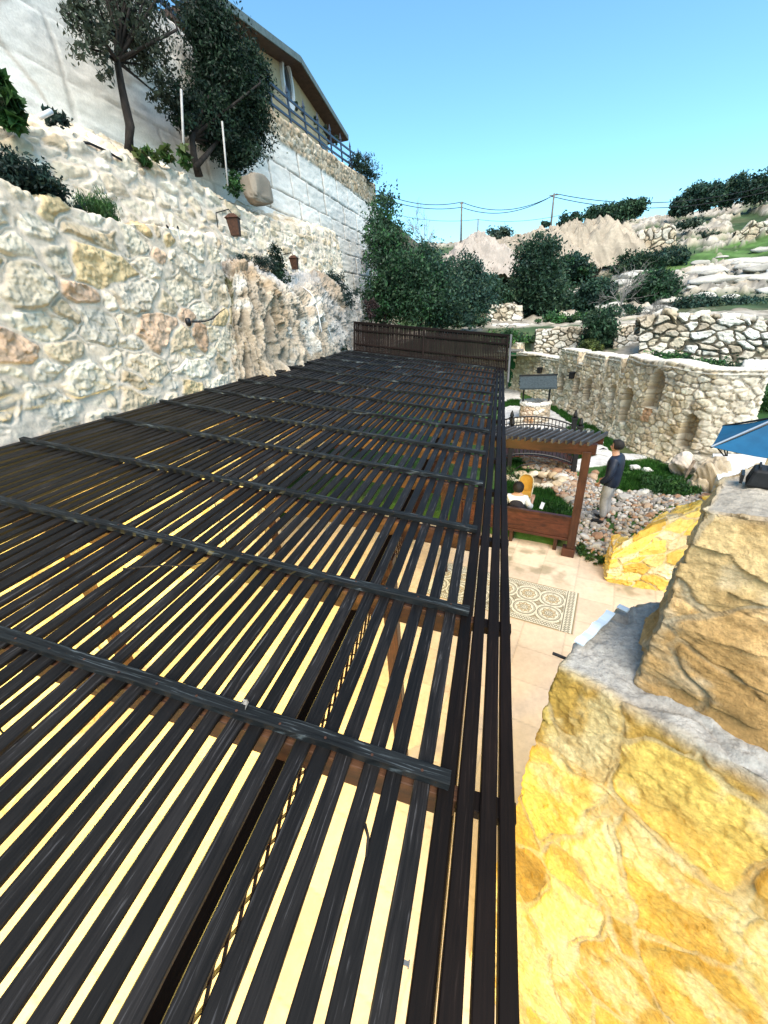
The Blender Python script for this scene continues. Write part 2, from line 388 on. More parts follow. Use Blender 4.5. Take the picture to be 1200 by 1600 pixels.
# patterned cement tile inlay
def rug():
    nx, ny = 420, 300; Wd, Hd = 2.52, 1.09
    u = np.linspace(0, Wd, nx); v = np.linspace(0, Hd, ny); U, V = np.meshgrid(u, v, indexing='ij')
    Uo = Wd-U    # measured from the right-hand short edge
    light = np.array([.60, .56, .46]); dark = np.array([.15, .14, .105]); tan = np.array([.36, .28, .17])
    col = np.ones(U.shape+(3,))*light
    p = .395; bx = .20; by = .15
    a = (Uo-bx) % p-p/2; b = (V-by) % p-p/2; r = np.hypot(a, b); th = np.arctan2(b, a)
    def put(mask, cc): col[mask] = cc
    put((r > .168) & (r < .186), dark); put((r > .150) & (r < .160), dark)
    put((r < .118+.012*np.cos(8*th)) & (r > .055), dark)
    put((r < .108+.008*np.cos(8*th)) & (r > .067), tan)
    put((np.abs(np.sin(4*th)) < .25) & (r > .06) & (r < .115), light)
    put(r < .045, dark); put(r < .030, light); put(r < .014, dark)
    # corner lozenges between the circles
    a2 = (Uo-bx+p/2) % p-p/2; b2 = (V-by+p/2) % p-p/2; q = np.abs(a2)+np.abs(b2)
    put((q < .075) & (r > .19), dark); put((q < .058), tan); put(q < .03, light)
    put((np.abs(np.abs(a2)-.012) < .005) & (np.abs(b2) < .11) & (r > .19), dark)
    put((np.abs(np.abs(b2)-.012) < .005) & (np.abs(a2) < .11) & (r > .19), dark)
    bd = np.minimum(np.minimum(Uo, U)-0, np.minimum(V, Hd-V))
    inb = (Uo < bx-.01) | (V < by-.01) | (V > Hd-by+.01) | (U < .15)
    col[inb] = light
    t = np.where(Uo < bx, V, U); s_ = np.where(Uo < bx, Uo/bx*by, np.minimum(V, Hd-V))
    wv = .075+.028*np.sin(t*2*math.pi/.085)
    put(inb & (np.abs(s_-wv) < .011), dark); put(inb & (np.abs(s_-(.15-wv)) < .011), dark)
    put(inb & (s_ > .125) & (s_ < .138), dark); put(inb & (s_ < .022), dark); put(inb & (s_ < .012), tan)
    tj = np.minimum(np.abs(((Uo/.197) % 1)-.5), np.abs(((V/.197) % 1)-.5))
    jn = np.minimum(((Uo/.1975) % 1), ((V/.1975) % 1)); col[jn < .015] *= .7
    col *= (1+.12*fbm(U*8, V*8, 3, 4))[..., None]
    e1 = np.array([-1.17, .28]); e1 /= np.linalg.norm(e1); e2 = np.array([-.26, -1.04]); e2 = np.array([e1[1], -e1[0]])*-1
    if e2[1] > 0: e2 = -e2
    o = np.array([1.61, 6.10])
    XY = o+e1*Uo[..., None]+e2*V[..., None]
    P = np.concatenate([XY, np.full(U.shape+(1,), .010)], -1)
    ob = sheet('tile_inlay', P, col, mat_attr('cement_tile', rough=.5, nscale=20, namp=.08, bump=.1, bdist=.002))
    return tag(ob, 'cream and grey patterned cement tile panel with circle motifs set in the patio floor', 'tile panel')
rg = rug()

# garden ground
def inpoly(X, Y, poly):
    c = np.zeros(X.shape, bool); n = len(poly)
    for i in range(n):
        x1, y1 = poly[i]; x2, y2 = poly[(i+1) % n]
        k = ((y1 > Y) != (y2 > Y)) & (X < (x2-x1)*(Y-y1)/((y2-y1)+1e-12)+x1); c ^= k
    return c
def gz(x, y):
    x = np.asarray(x, float); y = np.asarray(y, float)
    z = .06+.22*sst(7.0, 8.6, y) + .22*np.clip(x-2.4, 0, 3)*sst(10.5, 8.5, y)*sst(6.2, 6.8, y)+.06*fbm(x*.8, y*.8, 33, 3)*sst(6.5, 8, y)
    z = z+.9*sst(5.6, 7.2, x)*sst(8.6, 10, y)
    z = z-.35*sst(.10, -.10, y-(7.62-.25*(np.clip(x, -9, 1.7)-1.62)-.9*np.clip(x-1.75, 0, .5)))
    # hollow of the little pond under the footbridge
    z = z-.42*np.exp(-(((x-1.15)/.62)**2+((y-10.75)/.5)**2)**2)
    return z
xs = np.linspace(-6, 12, 420); ys = np.linspace(6.4, 27, 480)
X, Y = np.meshgrid(xs, ys, indexing='ij')
Z = gz(X, Y)
wob = .12*fbm(X*2.5, Y*2.5, 71, 3)
def pxpoly(pts, z): return [tuple(pz(px, py, z)[:2]) for px, py in pts]
paths = [pxpoly([(780, 640), (797, 634), (830, 637), (862, 640), (882, 655), (902, 668), (905, 676), (888, 668), (870, 690), (840, 700), (780, 705)], .28),
         pxpoly([(780, 608), (812, 608), (814, 625), (780, 630)], .28),
         pxpoly([(880, 722), (925, 713), (960, 706), (1000, 710), (1012, 718), (975, 722), (950, 728), (880, 735)], .28)]
stones_px = [(918, 674, 14, 4), (922, 682, 18, 5), (930, 691, 20, 5), (936, 700, 22, 5), (944, 707, 22, 5)]
pm = np.zeros(X.shape, bool)
for q in paths: pm |= inpoly(X+wob, Y+wob, q)
gcol = np.array([.035, .085, .018])*(1+.5*fbm(X*1.5, Y*1.5, 12, 4))[..., None]
earth = sst(.15, .5, fbm(X*1.1, Y*1.1, 44, 4))[..., None]
gcol = gcol*(1-earth*.5)+np.array([.13, .12, .06])*earth*.5
pc = np.array([.56, .55, .54])*(1+.18*fbm(X*4, Y*4, 15, 5))[..., None]
pcc = _h(np.floor(X/.5+wob), np.floor(Y/.45), 8)[..., None]*.14+.93
gcol = np.where(pm[..., None], pc*pcc, gcol)
inner = sst(1.6, .9, np.hypot((X-1.15)/.62, (Y-10.75)/.5))[..., None]
gcol = gcol*(1-inner)+np.array([.16, .13, .09])*inner
GZ = Z+.012*fbm(X*9, Y*9, 5, 3)+pm*.03
garden = tag(sheet('garden_ground', np.stack([X, Y, GZ], -1), gcol, MT['ground']), kind='structure')
PATHS = paths
for k, (px, py, a, b) in enumerate(stones_px):
    c0 = pz(px, py, .33); rng = random.Random(k)
    n = 9; mb = MB(); v = []
    for zz, sc in ((-.08, 1), (.045, 1), (.06, .9)):
        for i in range(n):
            an = 2*math.pi*i/n; rr = (1+.18*math.sin(3*an+k)+.1*math.sin(5*an+2*k))*sc
            v.append((c0[0]+.24*rr*math.cos(an), c0[1]+.36*rr*math.sin(an), c0[2]+zz-.03))
    f = [(j*n+i, j*n+(i+1) % n, (j+1)*n+(i+1) % n, (j+1)*n+i) for j in (0, 1) for i in range(n)]+[tuple(2*n+i for i in range(n))]
    mb.add(v, f); tag(mb.build('stepping_stone', mat_noise('paving_white', (.48, .47, .45), (.64, .63, .61), 9, .85, .3) if k == 0 else bpy.data.materials['paving_white']),
        'pale flat stepping stone in the lawn, number-less slab in the curved row' if 0 else ['pale stepping stone farthest from the footbridge in the curved lawn row', 'pale stepping stone second from the far end of the lawn row', 'pale stepping stone in the middle of the lawn row', 'pale stepping stone next to last before the white path', 'pale stepping stone just behind the standing man where the lawn row ends'][k], 'stepping stone', 'stepping stones across the lawn')

# hillside behind, laid out as rows running across the valley (pixel column, rows of pixel height at distance)
cols = [380, 480, 600, 700, 800, 900, 1000, 1100, 1200, 1350, 1500]
rows = [(21.9, [556, 556, 556, 556, 556, 556, 556, 564, 572, 585, 600]),
        (22.5, [556, 556, 556, 556, 556, 556, 548, 502, 506, 512, 518]),
        (24.9, [553, 553, 553, 552, 551, 550, 506, 498, 498, 502, 508]),
        (25.8, [545, 545, 540, 528, 519, 513, 503, 495, 494, 497, 501]),
        (33, [500, 505, 515, 510, 506, 500, 486, 474, 468, 462, 456]),
        (42, [470, 480, 492, 490, 482, 470, 452, 440, 430, 418, 405]),
        (55, [430, 445, 460, 450, 448, 438, 412, 402, 388, 370, 350]),
        (70, [390, 405, 415, 412, 408, 398, 374, 362, 345, 322, 300]),
        (88, [360, 375, 385, 386, 383, 362, 350, 338, 318, 292, 265]),
        (120, [350, 365, 384, 388, 386, 366, 354, 340, 322, 296, 268]),
        (180, [352, 366, 390, 396, 394, 376, 364, 350, 330, 305, 280])]
Pc = np.array([[pY(c_, r_, y_) for r_, c_ in zip(rr_, cols)] for y_, rr_ in rows])    # rows, cols, 3
def catmull(P, n):
    m_ = P.shape[0]; t = np.linspace(0, m_-1, n); i = np.clip(t.astype(int), 0, m_-2); f = (t-i).reshape((-1,)+(1,)*(P.ndim-1))
    a, b, c, d = P[np.maximum(i-1, 0)], P[i], P[i+1], P[np.minimum(i+2, m_-1)]
    return .5*((2*b)+(-a+c)*f+(2*a-5*b+4*c-d)*f*f+(-a+3*b-3*c+d)*f**3)
T = catmull(Pc, 380); T = np.swapaxes(catmull(np.swapaxes(T, 0, 1), 520), 0, 1)
X, Y, Z = T[..., 0], T[..., 1], T[..., 2]
amp = sst(23, 40, Y)
n1 = fbm(X*.16, Y*.12, 3, 5); n2 = fbm(X*.6, Y*.5, 8, 4)
ledge = np.abs(((Z*.75+n1*1.6) % 1)-.5)*2
rockm = sst(.05, .20, .7*fbm(X*.13+5, Y*.16, 31, 5)+.45*fbm(X*.7, Y*.55, 35, 5)+.14*ledge-.10+.25*sst(55, 80, Y)*sst(-30, 30, X))
rockm = np.clip(rockm, 0, 1)
# the bright green meadow on the right
mead = [tuple(pY(a_, b_, y_)[:2]) for a_, b_, y_ in ((990, 432, 48), (1075, 400, 56), (1130, 385, 60), (1230, 372, 62), (1330, 350, 62), (1330, 395, 50), (1200, 432, 46), (1130, 415, 50), (1060, 437, 46), (1010, 455, 42))]
mw = 2.2*fbm(X*.3, Y*.3, 91, 4)
md = inpoly(X+mw, Y+mw, mead).astype(float)
rockm = rockm*(1-.95*md)+md*.8*sst(.42, .55, fbm(X*.9, Y*.9, 77, 3))
rockm = np.maximum(rockm, sst(26, 24, Y)*.12)
d2 = fbm(X*1.3, Y*1.1, 17, 4)
Z2 = Z+amp*(n1*.5+n2*.22+rockm*(.25+.35*ledge+.5*np.abs(d2)+.3*fbm(X*2.6, Y*2.2, 18, 3)))
rc = np.array([.36, .325, .275])*(1+.7*d2+.4*fbm(X*3.1, Y*2.6, 66, 3))[..., None]*(.88+.2*ledge)[..., None]
rc = rc*(1-.12*sst(-.1, .4, n2)[..., None]*np.array([0, .4, 1]))
gr = np.array([.040, .070, .028])*(1+.6*n2+.5*d2)[..., None]; dry = sst(0, .4, fbm(X*.3, Y*.3, 55, 4))[..., None]
gr = gr*(1-dry*.45)+np.array([.13, .12, .07])*dry*.45
gr = gr*(1-md[..., None])+np.array([.062, .125, .03])*(1+.7*d2+.5*n2)[..., None]*md[..., None]
tc = gr*(1-rockm[..., None])+rc*rockm[..., None]
hill = tag(sheet('hillside', np.stack([X, Y, Z2], -1), tc, MT['stone_far'], flip=False), kind='structure')
HT = np.stack([X, Y, Z2], -1)
def hz(x, y):
    d_ = (HT[..., 0]-x)**2+(HT[..., 1]-y)**2; i = np.unravel_index(np.argmin(d_), d_.shape); return float(HT[i][2])

# ================================================================== LEFT WALLS
def wall(name, rows, nu, nv, st, label, cat='wall', mat='stone', flip=False, smooth=0, vs=0, big=.0, post=None, topnoise=0, group=None, lift=1.0):
    P, U, V, N, t = loft(rows, nu, nv, smooth, vs)
    if flip: N = -N
    h, c, m_ = stones(U, V, **st)
    if big: h = h+big*fbm(U*.5, V*.5, st.get('seed', 1)+3, 4)
    if topnoise:
        P = P.copy(); P[..., 2] += topnoise*fbm(U*2.2, U*0+.5, 8, 3)*sst(t[1]*.75, t[1]*.98, V)
    if post: h, c = post(P, U, V, h, c, t)
    Pn = P+N*(h*lift)[..., None]
    o = sheet(name, Pn, c, MT[mat], flip=flip); tag(o, label, cat, group); return o, Pn, U, V
def nearest(P, px, py):
    q = P.reshape(-1, 3)-np.array([0, 0, CAMH]); cx_ = q@rt; cz_ = q@fw; cu = q@up
    # pixel position of each vertex
    a = np.stack([q@np.array([rt[0], fw[0], up[0]])], -1) if 0 else None
    xc = q[:, 0]*rt[0]+q[:, 1]*fw[0]+q[:, 2]*up[0]; yc = q[:, 0]*rt[1]+q[:, 1]*fw[1]+q[:, 2]*up[1]; zc = q[:, 0]*rt[2]+q[:, 1]*fw[2]+q[:, 2]*up[2]
    zc = np.where(zc < .05, 1e-3, zc); ux = CX+FPX*xc/zc; uy = CY+FPX*yc/zc
    i = np.argmin((ux-px)**2+(uy-py)**2); return np.unravel_index(i, P.shape[:2])

# lowest tier, nearest the pergola
LX = -4.75
r0 = [(-4.85, -4, -.1), (-4.70, 2, -.1), (-4.62, 5, -.1), (-4.68, 6.9, -.1), (-5.2, 7.45, -.1), (-6.1, 7.9, -.1)]
r1 = [(-5.05, -4, 6.05), (-5.0, 2, 6.05), (-5.0, 5.2, 6.0), (-5.05, 7.3, 6.05), (-5.5, 7.9, 6.1), (-6.4, 8.4, 6.2)]
r2 = [(-5.45, -4, 6.05), (-5.4, 2, 6.05), (-5.4, 5.2, 6.0), (-5.5, 7.1, 6.05), (-5.9, 7.6, 6.1), (-6.5, 8.0, 6.2)]
r3 = [(-5.5, -4, 5.6), (-5.45, 2, 5.6), (-5.45, 5.2, 5.6), (-5.6, 7.0, 5.6), (-6.0, 7.5, 5.6), (-6.6, 7.9, 5.6)]
w1, P1, U1, V1 = wall('rubble_wall', [r0, r1, r2, r3], 1000, 520, dict(cell=(.46, .30), seed=11, joint=.034, depth=.045, rough=.026, pal=WHITE_ST, mortar=MORT, warp=.36, tilt=.07, wv=.65, fine=10, mv=1.7, fslope=.34, groove=.6),
    'tall whitish rubble stone retaining wall beside the left edge of the dark pergola roof', big=.10, topnoise=.10)
# second tier
ys2 = [-4, 2, 4.9, 6.65, 8.3, 9.4, 10.7, 13.5, 16.5, 18.3]
zt = [7.0, 7.0, 7.0, 7.2, 7.35, 7.2, 7.05, 7.25, 7.45, 7.5]
xb = [-5.45, -5.45, -5.5, -5.55, -5.6, -5.65, -5.7, -5.75, -5.8, -6.6]
q0 = [(x_, y_, 5.2) for x_, y_ in zip(xb, ys2)]
q1 = [(x_-.42, y_, z_) for x_, y_, z_ in zip(xb, ys2, zt)]
q2 = [(x_-2.2, y_, z_+.72) for x_, y_, z_ in zip(xb, ys2, zt)]
w2, P2, U2, V2 = wall('terrace_wall', [q0, q1, q2], 900, 200, dict(cell=(.40, .20), seed=23, joint=.035, depth=.05, rough=.022, pal=WHITE_ST[:8]+WHITE_ST[:6], mortar=MORT, warp=.40, tilt=.15, wv=.5, fine=8, mv=1.5, fslope=.4, groove=.6),
    'second stone terrace wall, rising behind the planted trough, with two hanging rusty lanterns', big=.14, topnoise=.08)
# third tier: white block wall
def blocks(P, U, V, h, c, t):
    vt = t[1]
    z = P[..., 2]; yy = P[..., 1]
    zw = z+.10*np.sin((z-8)*2.1)+.02*fbm(U*1.3, V*1.3, 44, 3); rowi = np.floor((zw-8.0)/.70); row_f = ((zw-8.0)/.70) % 1
    off = _h(rowi, rowi*0, 4)
    bl = 1.75; uu = (U+.05*fbm(U*2, V*2, 2, 3)+.35*np.sin(rowi*2.3+U*.8))/bl+off
    cf = uu % 1; bid = _h(np.floor(uu), rowi, 9)
    e = np.minimum(np.minimum(cf, 1-cf)*bl*.42, np.minimum(row_f, 1-row_f)*.70)+.012*fbm(U*6, V*6, 7, 3)
    mm = sst(.004, .030, e)
    near = sst(13.2, 14.2, yy)                         # smooth render on the near part, open block joints farther on
    mm2 = 1-(1-mm)*(.35+.65*near)
    col = np.array([.80, .775, .73])*(.88+.14*bid)[..., None]*(1+.10*fbm(U*1.2, V*5, 5, 5))[..., None]
    st = sst(.22, .42, fbm(U*.35, V*1.6, 61, 4)) + sst(.03, 0, np.abs(fbm(U*.4, V*.25, 63, 4)))*.8*(1-near)
    st = np.clip(st, 0, 1)[..., None]*(1-.75*near)[..., None]
    col = col*(1-.62*st)+np.array([.38, .28, .19])*.62*st
    col = col*mm2[..., None]+np.array([.26, .22, .18])*(1-mm2)[..., None]
    hh = mm2*.06*(.6+.4*bid)+.022*fbm(U*3, V*9, 6, 4)
    band = sst(10.0, 10.12, z-.02*(yy-15)+.10*fbm(U*1.5, V*1.5, 2, 3))*sst(14.0, 14.6, yy)      # rough rubble band along the top
    band = band[..., None]
    sh, sc_ = h, c*np.array([.86, .78, .68])
    return hh*(1-band[..., 0])+(sh+.06)*band[..., 0], col*(1-band)+sc_*band
y3 = [-4, 4, 9, 13.5, 16, 22, 27.6, 28.2]
x3 = [-7.5]*6+[-7.5, -8.2]
a0 = [(x_+.15, y_, 4.6) for x_, y_ in zip(x3, y3)]; a0[-2] = (-7.3, 28.0, 4.6); a0[-1] = (-9.5, 29.5, 4.6)
zt3 = [11.6, 11.2, 10.9, 10.8, 10.75, 11.0, 11.4, 11.4]
a1 = [(x_-.12, y_, z_) for x_, y_, z_ in zip(x3, y3, zt3)]; a1[-1] = (-9.5, 29.2, 11.4)
a2 = [(p[0]-.5, p[1]-(.5 if k > 5 else 0), p[2]) for k, p in enumerate(a1)]; a3 = [(p[0], p[1], p[2]-.7) for p in a2]
w3, P3, U3, V3 = wall('block_wall', [a0, a1, a2, a3], 900, 200, dict(cell=(.30, .17), seed=37, joint=.02, depth=.05, rough=.025, pal=PALE_ST, mortar=(.35, .30, .24), warp=.3, tilt=.12, fine=6),
    'highest retaining wall of large white limestone blocks carrying the dark fence', post=blocks, topnoise=.05)
# ground shelf under the house
tb = MB(); tb.box((-29.1, 22, 9.9), (42, 60, 1.4)); sh_ = tb.build('upper_terrace', mat_noise('terrace_soil', (.12, .10, .07), (.22, .19, .14), 2, .95, .3)); tag(sh_, kind='structure')
tb = MB(); tb.box((-7.0, 5, 4.0), (1.6, 20, 2.4)); tb.box((-6.95, 5.0, 6.2), (1.1, 20, 1.8)); sh2 = tb.build('terrace_fill', mat_noise('terrace_soil2', (.2, .17, .12), (.34, .3, .24), 6, .95, .5)); tag(sh2, kind='structure')

# natural rock face between the tiers and the pergola
def cliff():
    c_ = [  # columns: (bottom z1.5, pergola level, mid, shoulder, back)
        [(-4.72, 6.7, 1.5), (-4.85, 6.8, 3.6), (-5.0, 7.0, 4.7), (-5.2, 7.3, 5.25), (-5.7, 7.6, 5.5)],
        [(-4.55, 7.5, 1.5), (-4.62, 7.6, 3.6), (-4.75, 7.8, 4.8), (-4.95, 8.0, 5.62), (-5.7, 8.2, 5.85)],
        [(-4.55, 8.5, 1.5), (-4.62, 8.6, 3.6), (-4.72, 8.7, 4.7), (-4.95, 8.9, 5.45), (-5.8, 9.1, 5.8)],
        [(-4.62, 9.6, 1.5), (-4.68, 9.7, 3.6), (-4.85, 9.8, 4.6), (-5.1, 9.9, 5.2), (-5.9, 10.1, 5.8)],
        [(-4.68, 11, 1.5), (-4.72, 11, 3.6), (-4.92, 11.1, 4.7), (-5.25, 11.3, 5.4), (-5.9, 11.5, 5.9)],
        [(-4.85, 12.6, 1.5), (-4.95, 12.6, 3.6), (-5.15, 12.8, 4.8), (-5.35, 13, 5.6), (-6.0, 13.3, 6.0)],
        [(-4.9, 14.2, 1.5), (-5.0, 14.2, 3.4), (-5.05, 14.5, 4.7), (-5.35, 14.8, 5.5), (-6.1, 15, 6.2)],
        [(-5.0, 15.8, 1.0), (-5.1, 15.8, 3.2), (-5.25, 16, 4.4), (-5.55, 16.4, 5.2), (-6.3, 16.6, 6.0)],
        [(-6.0, 17.5, 1.0), (-6.2, 17.5, 3.2), (-6.4, 17.5, 4.4), (-6.6, 17.8, 5.2), (-7.3, 18, 5.6)]]
    A = np.array(c_); A = catmull(A, 520); A = np.swapaxes(catmull(np.swapaxes(A, 0, 1), 300), 0, 1)
    nu, nv = A.shape[:2]
    U = np.repeat(np.linspace(0, 10.8, nu)[:, None], nv, 1); V = np.repeat(np.linspace(0, 4.6, nv)[None], nu, 0)
    N = np.cross(np.gradient(A, axis=0), np.gradient(A, axis=1)); N /= np.linalg.norm(N, axis=2)[..., None]+1e-9
    wu = U+.25*fbm(U, V, 2, 3)
    g1 = fbm(wu*2.4, V*.55, 4, 4); g2 = fbm(wu*7, V*2.0, 6, 4); g3 = fbm(U*16, V*12, 9, 4); rg_ = 1-np.abs(fbm(wu*1.7+3, V*.45, 12, 3))*2
    crack = sst(.09, 0, np.abs(fbm(wu*1.5+9, V*.35+2, 15, 3)))
    cf_, _, cid_, cdx, cdy = worley(U*2.2+.5*g1, V*1.7+.4*g2, 88, .95, .3); ch_ = ((cid_*5.3 % 1)-.5)*cdx+((cid_*9.7 % 1)-.6)*cdy
    h = .22*g1+.12*g2+.060*g3+.08*(rg_-.5)-.16*crack+.06*fbm(U*1.2, V*5, 19, 3)+.17*ch_+.05*(cid_-.5)+.02*fbm(U*38, V*30, 29, 3)
    P = A+N*h[..., None]
    col = np.array([.40, .335, .26])*np.ones(U.shape+(3,))*(.85+.3*cid_)[..., None]
    col = col*(1+.30*g2+.22*g3)[..., None]
    wh = sst(.05, .45, fbm(U*1.3, V*1.8, 27, 6))[..., None]; col = col*(1-wh)+np.array([.60, .57, .52])*wh; dk = sst(.12, .4, fbm(U*2.1, V*1.2, 28, 5))[..., None]; col = col*(1-.45*dk)+np.array([.17, .14, .11])*.45*dk
    top = sst(3.2, 4.1, V+.4*g1)[..., None]*.6; col = col*(1-top)+np.array([.44, .46, .50])*top
    gy = sst(5.3, 7.2, U+.5*g1)[..., None]*.75; col = col*(1-gy)+np.array([.26, .255, .25])*(1+.3*g3)[..., None]*gy
    oc = sst(.25, .5, fbm(U*.7+8, V*.8, 41, 4))[..., None]*.5; col = col*(1-oc)+np.array([.36, .24, .13])*oc
    ms = (sst(.1, .4, fbm(U*2.2, V*2.2, 43, 4))*sst(.35, .05, np.abs(U-.75-.4*g1))*sst(2.2, 2.8, V))[..., None]; col = col*(1-ms)+np.array([.09, .09, .03])*ms
    o = sheet('rock_outcrop', P, col, mat_attr('weathered_limestone', rough=.92, nscale=18, namp=.3, bump=.9, bdist=.03, bscale=22))
    tag(o, 'rough natural limestone rock face between the rubble wall and the far end of the pergola', 'rock'); return P
PC = cliff()

# ================================================================== PERGOLA
def px_plane(px, py):
    r = ray(px, py); t = (3.0-CAMH)/(r[2]+.15*r[0]); return np.array([0, 0, CAMH])+r*t
SL = .15
per = empty('pergola', (-2.2, 5.8, 0), 0, 'long dark stained slatted pergola roof stretching away below the camera, lamps glowing under it', 'pergola')
def perch(o):
    o.parent = per; o.matrix_parent_inverse = Matrix.Translation((2.2, -5.8, 0)); return o
nrm = np.array([SL, 0, 1.]); nrm /= np.linalg.norm(nrm); tx = np.array([1, 0, -SL]); tx /= np.linalg.norm(tx)
def slat(xc, wd, th, y0, y1, drop, seed, mt='slat'):
    rng = np.random.default_rng(seed); n = 70; yv = np.linspace(y0, y1, n)
    wob = (.0004 if mt == 'slatb' else .0013)*np.cumsum(rng.normal(size=n)); wob -= np.linspace(wob[0], wob[-1], n)
    hv = .0007*np.cumsum(rng.normal(size=n)); hv -= np.linspace(hv[0], hv[-1], n)
    tw = rng.normal()*.015; a = wd/2; c_ = .004
    prof = [(-a+c_, 0), (a-c_, 0), (a, -c_), (a, -th+c_), (a-c_, -th), (-a+c_, -th), (-a, -th+c_), (-a, -c_)]
    v = []
    for i in range(n):
        wv_ = 1+.02*rng.normal()
        for (p, q) in prof:
            s = xc+p*wv_+wob[i]
            pt = np.array([0, yv[i], 3.0])+tx*s/tx[0]*1.0
            pt = pt+nrm*(q-drop+hv[i]+p*tw)
            v.append(pt)
    f = [(i*8+k, (i+1)*8+k, (i+1)*8+(k+1) % 8, i*8+(k+1) % 8) for i in range(n-1) for k in range(8)]
    mb = MB(); mb.add(v, [tuple(reversed(q)) for q in f]+[tuple(range(8)), tuple((n-1)*8+k for k in range(7, -1, -1))])
    o = mb.build('slat', MT[mt]); return perch(o)
PITCH = .0968
k = 0
xc = -.192
while xc > -4.72:
    rr = random.Random(k)
    slat(xc+rr.uniform(-.003, .003), .0625+rr.uniform(-.002, .002), .026, -2.2+rr.uniform(-.03, .03), 12.75+rr.uniform(-.05, .05), 0.0, 100+k)
    xc -= PITCH; k += 1
NSL = k
for j, (xo, wo) in enumerate(((-.092, .061), (-.015, .062), (.062, .059), (.130, .053))):
    slat(xo, wo, .035, -2.2, 12.75, .003+.002*j, 300+j, 'slatb')
# battens on top of the slats, rafters underneath
BY = [.845+.957*i for i in range(-3, 13)]
for i, yb in enumerate(BY):
    rr = random.Random(i+50)
    a = np.array([-4.66+rr.uniform(-.03, .03), yb+rr.uniform(-.02, .02), 0]); b = np.array([-.085+rr.uniform(-.01, .01), yb+rr.uniform(-.02, .02), 0])
    a[2] = 3.0-SL*a[0]; b[2] = 3.0-SL*b[0]
    n = 40; pts = []
    mb = MB(); v = []; rg2 = np.random.default_rng(i); zz = .002*np.cumsum(rg2.normal(size=n))*.5; zz -= np.linspace(zz[0], zz[-1], n)
    for q in range(n):
        c0 = a+(b-a)*q/(n-1)
        e = [rg2.normal()*.0012 for _ in range(4)]
        for (yy, hh), ee in zip(((-.028, .0005), (-.028, .036), (-.024, .040), (.024, .040), (.028, .036), (.028, .0005)), e+[0, 0]):
            v.append(c0+np.array([0, yy+zz[q]+ee, 0])+nrm*(hh+ee))
    f = [(q*6+k_, (q+1)*6+k_, (q+1)*6+(k_+1) % 6, q*6+(k_+1) % 6) for q in range(n-1) for k_ in range(6)]+[(5, 4, 3, 2, 1, 0), tuple((n-1)*6+k_ for k_ in range(6))]
    mb.add(v, f); perch(mb.build('batten', MT['batten']))
    mb = MB(); x0, x1 = -4.66, -.06
    mb.bar((x0, yb, 3.0-SL*x0-.10), (x1, yb, 3.0-SL*x1-.105), .055, .14, (0, 0, 1)); perch(mb.build('rafter', MT['beam'], bevel=.004))
    mb = MB(); mb.bar((-.058, yb-.005, 2.945), (.158, yb-.005, 2.925), .07, .055, (0, 0, 1)); perch(mb.build('rafter_end', MT['slatb'], bevel=.003))
# dark screw heads where the near battens cross the slats
for yb in BY[2:6]:
    mb = MB()
    for s_ in range(0, NSL, 2):
        x_ = -.192-PITCH*s_
        c0 = np.array([x_, yb+.004*math.sin(s_*2.1), 3.0-SL*x_])+nrm*.041
        ring = [c0+tx*.0055*math.cos(a_*math.pi/4)+np.array([0, .0055*math.sin(a_*math.pi/4), 0]) for a_ in range(8)]
        mb.add([*ring, *[p+nrm*.0015 for p in ring]], [(8, 9, 10, 11, 12, 13, 14, 15)]+[(k_, (k_+1) % 8, 8+(k_+1) % 8, 8+k_) for k_ in range(8)])
    o = perch(mb.build('screw_heads', MT['rust'])); o['kind'] = 'stuff'
# long beams
bb = MB(); bb.bar((-.80, -2.2, 2.88), (-.80, 12.7, 2.88), .07, .10); perch(bb.build('beam', MT['slatb']))
bb = MB(); bb.bar((-.09, -2.2, 2.80), (-.09, 12.7, 2.80), .05, .12); perch(bb.build('beam', mat_wood('edge_beam', (.02, .012, .008), (.06, .035, .02), (.1, .06, .04), .5, 1)))
bb = MB(); bb.bar((-4.55, -2.2, 3.40), (-4.55, 12.7, 3.40), .12, .18); perch(bb.build('beam', MT['screen']))
for yb in (-1.2, 2.6, 6.4, 10.4, 12.5):
    for x_, top in ((-.8, 2.82), (-4.5, 3.3)):
        bb = MB(); bb.box((x_, yb, top/2), (.12, .12, top)); perch(bb.build('post', MT['gaz'], bevel=.008))
bb = MB(); bb.bar((-4.735, -2.2, 3.58), (-4.735, 12.7, 3.58), .03, .22); perch(bb.build('edge_board', MT['slatb']))  # added board, blocks lamp light leaking through the side gap onto the wall
# lattice frieze hanging below the inner beam
lm = MB(); z0, z1 = 2.42, 2.80
for i in range(-12, 150):
    y_ = -2.2+i*.10
    for s_ in (1, -1):
        ya, yb_ = y_, y_+s_*.38
        za, zb = z0, z1
        if min(ya, yb_) < -2.2 or max(ya, yb_) > 12.7: continue
        lm.bar((-.845+.006*s_, ya, za), (-.845+.006*s_, yb_, zb), .006, .014, (1, 0, 0))
lm.bar((-.845, -2.2, z0), (-.845, 12.7, z0), .03, .03); perch(lm.build('lattice', MT['gaz']))

